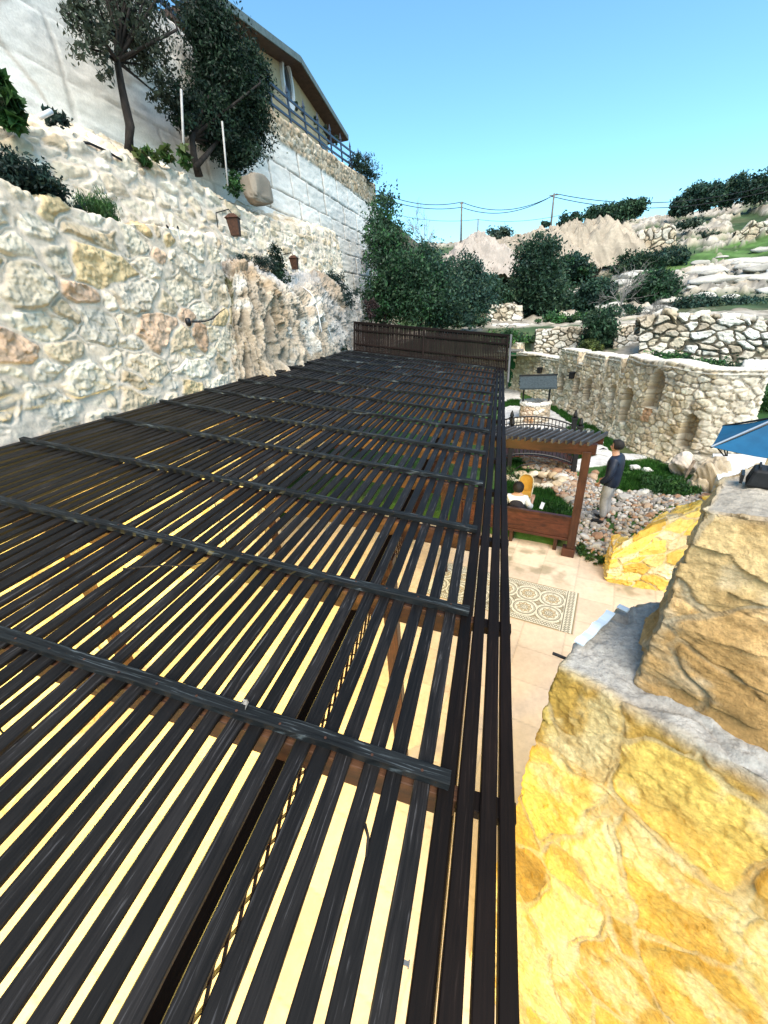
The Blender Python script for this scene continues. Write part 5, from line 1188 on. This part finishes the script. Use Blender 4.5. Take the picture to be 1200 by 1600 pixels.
# yellow chair
cp = pz(817, 798, .30)[:2]+np.array([0, .15]); e = empty('plastic_chair', (cp[0], cp[1], float(gz(*cp))+.02), R(170), 'yellow-amber plastic garden chair with a rounded back behind the seated person', 'chair'); e.scale = (.74, .74, .80)
amb = mat_noise('amber_plastic', (.50, .26, .04), (.66, .38, .07), 6, .35, .05); rim = mat_noise('cream_rim', (.60, .52, .34), (.7, .62, .42), 8, .4, .05)
mb = MB(); mb.box((0, 0, .43), (.46, .44, .035)); mb.build('seat', amb, e, bevel=.012)
for x_ in (-.2, .2):
    for y_ in (-.19, .19):
        mb = MB(); mb.tube([(x_, y_, .42), (x_*1.15, y_*1.15, 0)], [.022, .018], 8); mb.build('leg', rim, e)
mb = MB(); nn2 = 15; v = []; 
for i in range(nn2):
    s_ = i/(nn2-1)*2-1
    for zz in (.44, .62, .78, .86+.0):
        hh = zz if zz < .85 else .93-.12*abs(s_)**3; v.append((s_*.20, -.20-.05*(1-s_*s_)-.12*(hh-.44), hh))
mb.add(v, [(i*4+j, (i+1)*4+j, (i+1)*4+j+1, i*4+j+1) for i in range(nn2-1) for j in range(3)]); b = mb.build('backrest', amb, e); so_ = b.modifiers.new('s', 'SOLIDIFY'); so_.thickness = .012
mb = MB(); pts = [(-.22, -.19, .42), (-.225, -.21, .62), (-.22, -.23, .80), (-.16, -.26, .92), (0, -.29, .955), (.16, -.26, .92), (.22, -.23, .80), (.225, -.21, .62), (.22, -.19, .42)]
mb.tube(resample(pts, 26, 2), .018, 8); mb.build('back_frame', rim, e, smooth=True)
for s_ in (-1, 1):
    mb = MB(); mb.tube(resample([(s_*.225, -.21, .66), (s_*.25, 0, .67), (s_*.24, .18, .64), (s_*.23, .2, .42)], 14, 1), .018, 8); mb.build('armrest', rim, e, smooth=True)

# parasol at the right edge -------------------------------------------------------------
c0 = pY(1111, 698, 5.6); e = empty('parasol', (c0[0]+1.75, c0[1]+.85, 1.2), 0, 'blue parasol whose corner pokes in at the right edge', 'parasol')
def psh(o): o.parent = e; o.matrix_parent_inverse = Matrix.Translation((-(c0[0]+1.75), -(c0[1]+.85), -1.2)); return o
c1 = pY(1330, 722, 5.05); cc_ = c0+np.array([1.75, .85, .62]); c1 = np.array([c1[0], c1[1], c0[2]]); dv = c1-c0
c3 = c0+np.array([-dv[1], dv[0], 0])*1.0; c2 = c1+(c3-c0); ap_ = (c0+c2)/2+np.array([0, 0, .36])
mb = MB(); cs = [c0, c1, c2, c3]
for i in range(4):
    A_, B_ = cs[i], cs[(i+1) % 4]; n = 10; v = []
    for r_ in range(n+1):
        for q in range(n+1):
            p = ap_+(A_+(B_-A_)*q/n-ap_)*r_/n; sagz = -.05*math.sin(math.pi*q/n)*(r_/n)-.04*math.sin(math.pi*r_/n); v.append(p+[0, 0, sagz])
    mb.add(v, [(r_*(n+1)+q, (r_+1)*(n+1)+q, (r_+1)*(n+1)+q+1, r_*(n+1)+q+1) for r_ in range(n) for q in range(n)])
o = psh(mb.build('canopy', mat_noise('blue_fabric', (.004, .07, .16), (.007, .10, .22), 3, .7, .05))); s2 = o.modifiers.new('s', 'SOLIDIFY'); s2.thickness = .006
for A_ in cs:
    mb = MB(); mb.tube([ap_+[0, 0, -.03], A_+[0, 0, -.01]], .014, 6); psh(mb.build('rib', MT['iron']))
mb = MB(); mb.tube([c0, ap_], .012, 6); psh(mb.build('hip_piping', mat_plain('grey_piping', (.20, .26, .34), .6)))
mb = MB(); mb.tube([(ap_[0], ap_[1], .8), ap_], .03, 10); psh(mb.build('pole', MT['white']))
mb = MB()
for q in ((1121, 700, 1131, 712), (1131, 700, 1134, 712), (1137, 700, 1136, 712), (1131, 712, 1137, 712)):
    mb.tube([pY(q[0], q[1], 5.62), pY(q[2], q[3], 5.62)], .008, 6)
psh(mb.build('bracket', MT['iron']))
# raised paving under the parasol
tp_ = [pz(1112, 706, 1.15), pz(1100, 716, 1.15), pz(1118, 735, 1.15), pz(1210, 800, 1.15), pz(1500, 900, 1.15)]
poly = [(5.2, 10.9), (4.75, 9.6), (4.45, 8.6), (3.9, 7.2), (3.8, 6.9), (9, 6.9), (9, 10.9)]
mb = MB(); n = len(poly); mb.add([(x, y, 0) for x, y in poly]+[(x, y, 1.05) for x, y in poly], [tuple(range(n, 2*n))]+[(i, (i+1) % n, n+(i+1) % n, n+i) for i in range(n)])
tag(mb.build('raised_terrace', mat_noise('white_paving', (.50, .51, .52), (.66, .67, .68), 5, .8, .3)), kind='structure')
# rocks on the garden side
rock('craggy_rock', tuple(pz(1112, 752, .75)), (.42, .42, .62), 31, (.40, .33, .24), 'tall craggy brown rock at the corner of the white raised paving', nsub=5, rough=.55)
rock('craggy_rock', tuple(pz(1086, 772, .45)), (.26, .3, .42), 34, (.44, .37, .27), 'smaller craggy rock leaning on the tall craggy rock', nsub=5, rough=.5)
c0 = pz(1068, 728, .55); rock('boulder', (c0[0], c0[1], .55), (.36, .36, .34), 32, (.52, .46, .40), 'big rounded pale boulder at the foot of the niche wall pier', 'boulder', nsub=5, rough=.25)
mb = MB(); mb.tube([pz(1085, 720, .9), pz(1060, 765, .35)], .035, 7); tag(mb.build('driftwood_log', mat_noise('old_wood', (.10, .07, .05), (.28, .22, .16), 12, .9, .3, stretch=(1, 1, .3))), 'weathered log leaning beside the rounded boulder', 'log')

# cobbles ----------------------------------------------------------------------------
rng = np.random.default_rng(5)
base_rocks = []
tones = [(.30, .27, .24), (.40, .37, .33), (.22, .20, .185), (.36, .26, .18), (.32, .19, .12), (.46, .44, .41), (.19, .185, .18), (.38, .33, .26)]
for i in range(14):
    s_ = rng.uniform(.8, 1.2, 3)*np.array([1, .8, .55]); o = rock('cobble', (0, 0, 0), s_, 200+i, tones[i % 8], None, None, nsub=3, rough=.22); base_rocks.append(o)
reg = [pxpoly([(893, 770), (905, 745), (935, 760), (960, 770), (1010, 770), (1045, 778), (1060, 795), (1100, 790), (1100, 806), (1020, 832), (960, 862), (950, 880), (925, 875), (900, 870), (893, 845)], .28),
       pxpoly([(815, 716), (845, 712), (885, 722), (900, 745), (930, 745), (930, 760), (893, 800), (870, 775), (845, 735), (820, 735)], .25)]
placed = []
def place_cobbles(n_target, rg_, rmin, rmax, label, group, tries=40000, sub=None):
    cnt = 0; xs_ = [p[0] for p in rg_]; ys_ = [p[1] for p in rg_]
    for _ in range(tries):
        if cnt >= n_target: break
        x_ = rng.uniform(min(xs_), max(xs_)); y_ = rng.uniform(min(ys_), max(ys_)); r_ = rmin+(rmax-rmin)*rng.random()**2
        if not inpoly(np.array([x_]), np.array([y_]), rg_)[0]: continue
        if any((x_-a)**2+(y_-b)**2 < (.66*(r_+c))**2 for a, b, c in placed): continue
        placed.append((x_, y_, r_)); k_ = rng.integers(0, len(sub or base_rocks)); src = (sub or base_rocks)[k_]
        o = src.copy(); COL.objects.link(o); s_ = r_
        o.scale = (s_, s_, s_*rng.uniform(.8, 1.2)); o.location = (x_, y_, float(gz(x_, y_))+r_*rng.uniform(.2, .5)); o.rotation_euler = (rng.uniform(-.4, .4), rng.uniform(-.4, .4), rng.uniform(0, 6.28))
        tag(o, label, 'stone', group); cnt += 1
    return cnt
L1 = 'grey-white cobble in the loose stone pile around the standing man'; L2 = 'brownish cobble in the stony bank beside the shelter and the footbridge'
place_cobbles(185, reg[0], .055, .135, L1, 'cobbles around the standing man')
warm = [base_rocks[i] for i in (3, 4, 7, 11, 12, 0, 5)]
place_cobbles(110, reg[1], .07, .17, L2, 'cobbles by the footbridge', sub=warm)
for o in base_rocks: bpy.data.objects.remove(o)
# the finer gravel between them
ng = 2600; V = []; F = []; C = []
ico = [(0, 0, 1), (.89, 0, .45), (.28, .85, .45), (-.72, .53, .45), (-.72, -.53, .45), (.28, -.85, .45), (.72, .53, -.45), (-.28, .85, -.45), (-.89, 0, -.45), (-.28, -.85, -.45), (.72, -.53, -.45), (0, 0, -1)]
icf = [(0, 1, 2), (0, 2, 3), (0, 3, 4), (0, 4, 5), (0, 5, 1), (1, 6, 2), (2, 7, 3), (3, 8, 4), (4, 9, 5), (5, 10, 1), (6, 7, 2), (7, 8, 3), (8, 9, 4), (9, 10, 5), (10, 6, 1), (11, 7, 6), (11, 8, 7), (11, 9, 8), (11, 10, 9), (11, 6, 10)]
ico = np.array(ico); icf = np.array(icf); i = 0
while i < ng:
    rg_ = reg[0] if rng.random() < .62 else reg[1]; xs_ = [p[0] for p in rg_]; ys_ = [p[1] for p in rg_]
    x_ = rng.uniform(min(xs_), max(xs_)); y_ = rng.uniform(min(ys_), max(ys_))
    if not inpoly(np.array([x_]), np.array([y_]), rg_)[0]: continue
    r_ = rng.uniform(.025, .06); V.append(ico*r_*rng.uniform(.6, 1.3, 3)+rng.normal(size=(12, 3))*.1*r_+[x_, y_, float(gz(x_, y_))+r_*.5]); F.append(icf+12*i)
    C.append(np.tile(np.array(tones[rng.integers(0, 8)])*rng.uniform(.8, 1.2), (12, 1))); i += 1
o = newobj('gravel', mesh_np('gravel', np.concatenate(V), np.concatenate(F), np.concatenate(C), smooth=False), None, MT['stone']); tag(o, 'small stones and gravel filling the gaps between the cobbles', 'gravel', kind='stuff')
for i, (px, py, r_, col_, lab) in enumerate(((878, 745, .2, (.55, .52, .48), 'large pale rock at the right foot of the footbridge'), (905, 737, .17, (.62, .62, .62), 'bright white rock between the shelter post and the white path'), (853, 760, .17, (.58, .52, .44), 'upright pale stone in the stony bank by the yellow chair'),
        (898, 880, .12, (.62, .50, .32), 'yellow stone lying at the foot of the shelter post'), (990, 735, .17, (.58, .58, .57), 'white rock at the edge of the white path behind the man'), (1010, 738, .15, (.52, .52, .5), 'small pale rock right of the white rock on the path edge'), (975, 785, .17, (.36, .35, .33), 'dark grey rounded rock behind the cobbles right of the man'), (1005, 778, .18, (.38, .37, .35), 'grey boulder in the grass behind the cobbles'), (1040, 772, .15, (.55, .53, .5), 'upright pale rock in the grass at the right end of the cobbles'))):
    c0 = pz(px, py, .3 if py < 870 else .05); rock('garden_rock', (c0[0], c0[1], float(gz(c0[0], c0[1]))+r_*.3), (r_, r_*.8, r_*.65), 300+i, col_, lab, 'rock')
# basin hollow under the bridge, ringed with stones
for i in range(16):
    an = i/16*2*math.pi; x_ = 1.15+.72*math.cos(an); y_ = 10.72+.55*math.sin(an)
    rock('rim_stone', (x_, y_, float(gz(x_, y_))+.08), (.17, .13, .11), 340+i, [(.48, .40, .29), (.54, .48, .38), (.42, .33, .22)][i % 3], 'ochre stone in the ring around the little dark pond', 'stone', 'stones ringing the pond', nsub=3)

# white rocks scattered in the hillside: counted individually
rg3 = np.random.default_rng(77)
HRL = 'pale limestone rock lying on the hillside slope'
for i in range(90):
    px = rg3.uniform(940, 1290); py = rg3.uniform(392, 478); yd = float(np.interp(py, [360, 395, 432, 452, 478], [70, 56, 44, 40, 30]))
    c0 = pY(px, py, yd); z_ = hz(c0[0], c0[1]); s_ = rg3.uniform(.25, .9)
    rock('hillside_rock', (c0[0], c0[1], z_+s_*.1), (s_*rg3.uniform(1, 2.2), s_, s_*.5), 400+i, tuple(np.array((.50, .47, .42))*rg3.uniform(.7, 1.1)), ('large' if s_ > .6 else 'small')+' pale rock '+('above the high dry stone wall' if py > 440 else 'beside the green meadow')+(', towards the right edge' if px > 1090 else ', towards its left end'), 'rock', 'rocks on the hillside', mat=MT['stone_far'], nsub=3, rough=.3)

# grass -------------------------------------------------------------------------------
def grass(name, regs, n, hmin, hmax, pal, seed, label, avoid=True):
    rng = np.random.default_rng(seed); X_ = []; 
    allx = [p[0] for r in regs for p in r]; ally = [p[1] for r in regs for p in r]
    x = rng.uniform(min(allx), max(allx), n*6); y = rng.uniform(min(ally), max(ally), n*6); m = np.zeros(x.shape, bool)
    for r in regs: m |= inpoly(x, y, r)
    if avoid:
        for r in PATHS: m &= ~inpoly(x, y, r)
        for r in reg: m &= ~(inpoly(x, y, r) & (rng.random(x.shape) < .97))
        m &= np.hypot((x-1.15)/.8, (y-10.72)/.6) > 1
    m &= (fbm(x*2.2, y*2.2, seed, 3) > -.35) & (y > 7.95-.25*(x-1.62)) & (x > -.2)
    x = x[m][:n]; y = y[m][:n]; z = gz(x, y); k_ = len(x)
    hh = rng.uniform(hmin, hmax, k_)*(1+.6*fbm(x*1.8, y*1.8, seed+1, 3)); a = rng.uniform(0, 2*math.pi, k_); wd = .010+.006*rng.random(k_)
    bx, by_ = np.cos(a)*wd, np.sin(a)*wd; lx, ly = rng.normal(size=k_)*hh*.4, rng.normal(size=k_)*hh*.4
    V = np.stack([np.stack([x-bx, y-by_, z-.02], 1), np.stack([x+bx, y+by_, z-.02], 1), np.stack([x+lx, y+ly, z+hh], 1)], 1).reshape(-1, 3)
    pal = np.array(pal); c = pal[rng.integers(0, len(pal), k_)]*rng.uniform(.7, 1.3, k_)[:, None]*(1+.5*fbm(x*1.2, y*1.2, seed+4, 3))[:, None]
    o = newobj(name, mesh_np(name, V, np.arange(3*k_).reshape(-1, 3), np.repeat(c, 3, 0), smooth=False), None, MT['blade']); return tag(o, label, 'grass', kind='stuff')
GP = [(.020, .085, .012), (.03, .11, .018), (.045, .13, .02), (.015, .06, .012)]
grass('lawn_grass', [pxpoly([(845, 632), (880, 640), (925, 665), (965, 700), (945, 705), (905, 672), (870, 648), (840, 640)], .28), pxpoly([(960, 718), (1010, 722), (1060, 735), (1100, 760), (1110, 800), (1060, 800), (1000, 775), (960, 770), (935, 745)], .3), pxpoly([(780, 715), (815, 725), (860, 770), (893, 800), (893, 845), (780, 830)], .25), [(.2, 12.5), (3.4, 12.5), (3.4, 14.5), (2.2, 20), (.3, 22)]], 60000, .05, .15, GP, 3, 'dark green grass of the garden lawn')
shrub('weed_clump', [(pz(1045, 762, .55), (.50, .30, .22)), (pz(1075, 775, .5), (.35, .3, .22)), (pz(1020, 750, .45), (.3, .25, .14))], 6000, .09, GREEN, 181, 'large bright green weed clump between the cobbles and the raised paving', upb=1.4, asp=.25)
shrub('weed_clump', [(pz(872, 800, .32), (.34, .28, .20)), (pz(848, 792, .3), (.28, .22, .15))], 3600, .09, GREEN, 182, 'green grassy clump behind the bench back beside the shelter post', upb=2, asp=.2)
shrub('weed_clump', [(pz(921, 868, .08), (.17, .15, .11)), (pz(938, 878, .08), (.13, .12, .08)), (pz(908, 858, .12), (.12, .12, .10))], 1500, .045, GREEN+YGREEN[:1], 183, 'leafy weed at the patio edge between the shelter post and the low yellow wall', asp=.5)
shrub('weed_clump', [(pz(835, 640, .5), (.5, .25, .25))], 1500, .09, DARK+GREEN[:1], 184, 'dark plants behind the well against the niche wall')
shrub('weed_clump', [(pz(797, 745, .3), (.3, .5, .22))], 1800, .08, YGREEN+GREEN, 185, 'yellow-green weeds by the pergola edge left of the yellow chair', upb=1.6, asp=.25)
c_ = pY(1190, 640, 13.5); shrub('green_bank', [(c_, (1.3, .8, .9)), (c_+[1.2, 0, .2], (1.2, .8, .9)), (c_+[.2, .5, -1], (1.5, .8, .9))], 12000, .10, GREEN, 186, 'bright green bank of undergrowth beyond the right end of the niche wall', upb=1)
mb = MB(); mb.box((9.5, 14.8, .75), (7, 5, 1.5)); tag(mb.build('grass_bank', mat_noise('bank_green', (.015, .05, .012), (.03, .09, .02), 4, .95, .5)), kind='structure')

# ================================================================== PEOPLE
def skin_obj(name, verts, edges, radii, mat, parent, sub=2, root=0):
    me = bpy.data.meshes.new(name); me.from_pydata([tuple(v) for v in verts], edges, []); o = newobj(name, me, parent, mat)
    sk = o.modifiers.new('skin', 'SKIN'); sk.use_smooth_shade = True
    for i, r_ in enumerate(radii):
        sv = me.skin_vertices[0].data[i]; sv.radius = r_ if hasattr(r_, '__len__') else (r_, r_); sv.use_root = (i == root)
    s_ = o.modifiers.new('sub', 'SUBSURF'); s_.levels = sub; s_.render_levels = sub; return o
SKINM = mat_noise('skin', (.40, .22, .15), (.48, .28, .19), 10, .55, .1)
def chainset(): return [], [], []
def addchain(S, pts, rad, start=None):
    V, E_, R_ = S; prev = start
    for p, r_ in zip(pts, rad):
        V.append(p); R_.append(r_); k_ = len(V)-1
        if prev is not None: E_.append((prev, k_))
        prev = k_
    return prev
def hand(S, wrist, w, d, side, up_):
    """palm along d from wrist, fingers fanned along side, gently curled towards up_"""
    wr = S[0][wrist]; d = np.array(d)/np.linalg.norm(d); side = np.array(side)/np.linalg.norm(side); up_ = np.array(up_)
    palm = addchain(S, [wr+d*.045, wr+d*.085], [(.034, .017), (.038, .016)], wrist)
    for k_, (off, L_) in enumerate(((-.030, .062), (-.010, .072), (.011, .068), (.030, .054))):
        b = wr+d*.095+side*off
        addchain(S, [b, b+d*L_*.45+up_*.012, b+d*L_*.8+up_*.032], [.0095, .0085, .007], palm)
    b = wr+d*.045-side*.034
    addchain(S, [b, b+d*.03-side*.014+up_*.012, b+d*.052-side*.012+up_*.028], [.011, .010, .008], palm-1)
A_ = np.array
mz = float(gz(2.45, 8.55))+.10
mp = pz(941, 814, .40); mz = float(gz(mp[0], mp[1]))+.09; mp = pz(941, 814, mz)
man = empty('person', (mp[0], mp[1], mz), math.atan2(.88, .48), 'man in a dark navy jacket and light grey trousers standing on the cobbles, facing left', 'person')
# body frame: +Y forward, +X right
S = ([], [], [])
S[0].append(A_([0, -.01, .97])); S[2].append((.11, .08))
ch = addchain(S, [A_([0, -.02, 1.12]), A_([0, -.02, 1.28]), A_([0, -.03, 1.40])], [(.11, .08), (.14, .10), (.135, .08)], 0)
nk = addchain(S, [A_([0, -.005, 1.49]), A_([0, .015, 1.56])], [(.058, .058), (.055, .06)], ch)
hd = addchain(S, [A_([0, .03, 1.63]), A_([0, .025, 1.70]), A_([0, .015, 1.76])], [(.066, .082), (.078, .098), (.062, .078)], nk)
for s_ in (-1, 1):
    sh_i = addchain(S, [A_([s_*.17, -.03, 1.42]), A_([s_*.235, -.04, 1.28]), A_([s_*.255, -.03, 1.13]), A_([s_*.235, .07, 1.00]), A_([s_*.20, .15, .93])], [.062, .052, .045, .038, .028], ch)
    hand(S, sh_i, 0, (-s_*.25, .6, -.55), (0, .3, .6), (-s_*.8, 0, 0))
    addchain(S, [A_([s_*.09, -.01, .88]), A_([s_*.10, .01, .66]), A_([s_*.105, .02, .50]), A_([s_*.11, -.01, .28]), A_([s_*.115, -.02, .09]), A_([s_*.12, .07, .035]), A_([s_*.12, .15, .03])], [.075, .065, .052, .048, .040, .036, .03], 0)
    addchain(S, [A_([s_*.082, .02, 1.665]), A_([s_*.094, .008, 1.675])], [.012, .016], hd-1)     # ear
addchain(S, [A_([0, .115, 1.66]), A_([0, .135, 1.645])], [.018, .013], hd-2)        # nose
addchain(S, [A_([0, .085, 1.585])], [.036], nk)       # chin
skin_obj('body', S[0], S[1], S[2], SKINM, man)
jm = mat_noise('navy_jacket_cloth', (.006, .010, .024), (.014, .022, .045), 9, .5, .35, .01)
S = ([], [], []); S[0].append(A_([0, -.01, .80])); S[2].append((.205, .165))
ch = addchain(S, [A_([0, -.02, .92]), A_([0, -.03, 1.08]), A_([0, -.035, 1.26]), A_([0, -.035, 1.40])], [(.205, .165), (.205, .158), (.222, .165), (.20, .130)], 0)
addchain(S, [A_([0, -.005, 1.50])], [(.085, .085)], ch)
for s_ in (-1, 1):
    addchain(S, [A_([s_*.175, -.03, 1.415]), A_([s_*.25, -.04, 1.28]), A_([s_*.275, -.03, 1.13]), A_([s_*.25, .07, 1.00]), A_([s_*.215, .13, .945])], [.088, .082, .072, .060, .048], ch)
skin_obj('jacket', S[0], S[1], S[2], jm, man)
tm = mat_noise('grey_trouser_cloth', (.22, .22, .225), (.32, .32, .325), 8, .85, .5, .02)
S = ([], [], []); S[0].append(A_([0, -.01, 1.08])); S[2].append((.15, .11)); hp = addchain(S, [A_([0, -.01, .96])], [(.175, .135)], 0)
for s_ in (-1, 1):
    addchain(S, [A_([s_*.095, -.01, .83]), A_([s_*.105, .01, .64]), A_([s_*.108, .022, .48]), A_([s_*.112, -.01, .26]), A_([s_*.118, -.02, .13])], [.120, .100, .084, .076, .070], hp)
skin_obj('trousers', S[0], S[1], S[2], tm, man)
for s_ in (-1, 1):
    S = ([A_([s_*.12, -.06, .05])], [], [(.045, .05)]); addchain(S, [A_([s_*.12, .02, .055]), A_([s_*.122, .10, .04]), A_([s_*.124, .19, .03])], [(.05, .05), (.05, .04), (.042, .028)], 0); skin_obj('shoe', S[0], S[1], S[2], MT['black'], man)
hm = mat_noise('black_hair', (.006, .005, .005), (.016, .013, .012), 60, .7, .6)
def hair(parent, c, r, back=-.35, low=-.25, name='hair'):
    """cap of hair around a head centred at c, open at the face (+Y)"""
    n, m = 28, 14; V = []; F = []
    for i in range(m+1):
        ph = math.pi*.5-(math.pi*.72)*i/m
        for k_ in range(n):
            th = 2*math.pi*k_/n; f = max(0, math.sin(th)); lim = math.sin(ph) < .45*f+.02 and f > .15
            ph2 = max(ph, math.asin(min(.95, .42+.25*f))) if f > .25 else ph
            rr = 1+.03*math.sin(7*th+3*ph)+.02*math.sin(13*th-5*ph)
            V.append((c[0]+r[0]*rr*math.cos(ph2)*math.cos(th), c[1]+r[1]*rr*math.cos(ph2)*math.sin(th), c[2]+r[2]*rr*math.sin(ph2)))
    for i in range(m):
        for k_ in range(n): F.append((i*n+k_, i*n+(k_+1) % n, (i+1)*n+(k_+1) % n, (i+1)*n+k_))
    mb = MB(); mb.add(V, F); o = mb.build(name, hm, parent, smooth=True); s_ = o.modifiers.new('s', 'SOLIDIFY'); s_.thickness = .012; return o
hair(man, (0, .012, 1.70), (.090, .112, .100))
for s_ in (-1, 1):
    mb = MB(); mb.lathe([(.001, -.009), (.008, -.004), (.008, .004), (.001, .009)], (s_*.032, .112, 1.685), 8); mb.build('eye', mat_plain('eye_dark', (.03, .02, .015), .2) if 'eye_dark' not in bpy.data.materials else bpy.data.materials['eye_dark'], man, smooth=True)
mb = MB(); mb.bar((-.024, .112, 1.622), (.024, .112, 1.622), .006, .007); mb.build('mouth', mat_plain('lip', (.28, .10, .08), .5), man)

# seated person on the bench, mostly hidden by the pergola
lx = 1.62+(-1.02)*math.cos(R(-14))-.28*math.sin(R(-14)); ly = 7.36+(-1.02)*math.sin(R(-14))+.28*math.cos(R(-14))
sp = empty('person', (.55, 7.93, .0), R(-8), 'black-haired person in white and black top sitting on the bench with back to camera', 'person')
S = ([], [], []); S[0].append(A_([0, .0, .54])); S[2].append((.15, .12))
ch = addchain(S, [A_([0, -.02, .70]), A_([0, -.02, .86]), A_([0, 0, .98])], [(.14, .10), (.16, .11), (.14, .09)], 0)
nk = addchain(S, [A_([0, .03, 1.06])], [(.055, .055)], ch)
hd = addchain(S, [A_([0, .05, 1.13]), A_([0, .05, 1.20]), A_([0, .04, 1.26])], [(.066, .08), (.076, .095), (.06, .075)], nk)
addchain(S, [A_([0, .14, 1.16])], [.018], hd-2)
arms = {}
for s_ in (-1, 1):
    wr = addchain(S, [A_([s_*.16, 0, .98]), A_([s_*.22, .02, .82]), A_([s_*.26, .10, .72]), A_([s_*.28, .24, .74]), A_([s_*.30, .33, .78])], [.058, .048, .042, .034, .026], ch)
    hand(S, wr, 0, (0, .8, .5), (s_*1., 0, 0), (0, -.3, .8))
    addchain(S, [A_([s_*.09, .10, .52]), A_([s_*.11, .32, .53]), A_([s_*.12, .48, .50]), A_([s_*.12, .50, .28]), A_([s_*.12, .50, .09]), A_([s_*.12, .60, .04])], [.09, .078, .062, .055, .042, .04], 0)
skin_obj('body', S[0], S[1], S[2], SKINM, sp)
wm_ = mat_noise('white_top_cloth', (.55, .56, .56), (.66, .67, .67), 9, .85, .3); bm_ = mat_noise('black_vest_cloth', (.010, .010, .014), (.022, .02, .028), 9, .85, .3)
S = ([], [], []); S[0].append(A_([0, 0, .56])); S[2].append((.185, .14))
ch = addchain(S, [A_([0, -.02, .72]), A_([0, -.02, .86]), A_([0, 0, .98])], [(.18, .13), (.195, .135), (.165, .11)], 0)
for s_ in (-1, 1): addchain(S, [A_([s_*.165, 0, .985]), A_([s_*.235, .02, .82]), A_([s_*.27, .10, .725]), A_([s_*.285, .22, .735])], [.075, .07, .06, .05], ch)
skin_obj('shirt', S[0], S[1], S[2], wm_, sp)
S = ([], [], []); S[0].append(A_([0, -.02, .60])); S[2].append((.192, .15)); addchain(S, [A_([0, -.035, .74]), A_([0, -.04, .88]), A_([0, -.02, .965])], [(.188, .14), (.195, .142), (.15, .118)], 0); skin_obj('vest', S[0], S[1], S[2], bm_, sp)
S = ([], [], []); S[0].append(A_([0, .02, .54])); S[2].append((.17, .13))
for s_ in (-1, 1): addchain(S, [A_([s_*.09, .12, .53]), A_([s_*.11, .32, .54]), A_([s_*.12, .48, .51]), A_([s_*.12, .50, .28]), A_([s_*.12, .50, .12])], [.105, .092, .078, .068, .06], 0)
skin_obj('trousers', S[0], S[1], S[2], bm_, sp)
hair(sp, (0, .045, 1.19), (.102, .118, .118))
ph = pY(847, 790, 8.25); mb = MB(); mb.box((0, 0, 0), (.075, .012, .15)); o = mb.build('phone', MT['white'], None, bevel=.004); o.location = sp.matrix_world @ Vector((0, 0, 0)) if 0 else ph; o.rotation_euler = (R(-35), R(15), R(-10)); tag(o, 'white phone held by the seated person', 'phone')
# twig and dry stalks lying on the slats
def plank_pt(px, py): return px_plane(px, py)+nrm*.045
for i, (pts, lab) in enumerate(((((195, 898), (250, 893), (300, 893), (330, 885)), 'thin dark twig lying across the pergola slats'), (((570, 1290), (575, 1310), (572, 1340)), 'hair-thin stalk hanging between the slats near the first batten'))):
    mb = MB(); mb.tube([plank_pt(*p)-nrm*(.035 if i else 0) for p in pts], [.006, .005, .004, .002][:len(pts)], 6); tag(mb.build('twig', MT['bark'], smooth=True), lab, 'twig', None)
shrub('dry_leaf', [(px_plane(382, 1112)+nrm*.05, (.012, .012, .004))], 3, .045, [(.35, .33, .3)], 9, 'small pale dry leaf lying on the nearest batten', cat='leaf', asp=.6)

mb = MB(); q = px_plane(632, 1502); mb.box(q+nrm*-.01, (.022, .010, .006), (tx, (0, 1, 0), nrm)); mb.box(q+nrm*-.01+tx*.013, (.004, .016, .010), (tx, (0, 1, 0), nrm)); tag(mb.build('metal_clip', mat_plain('dull_metal', (.25, .24, .22), .4, .8)), 'tiny grey metal clip in the gap beside the brown outer slats at the bottom', 'clip')
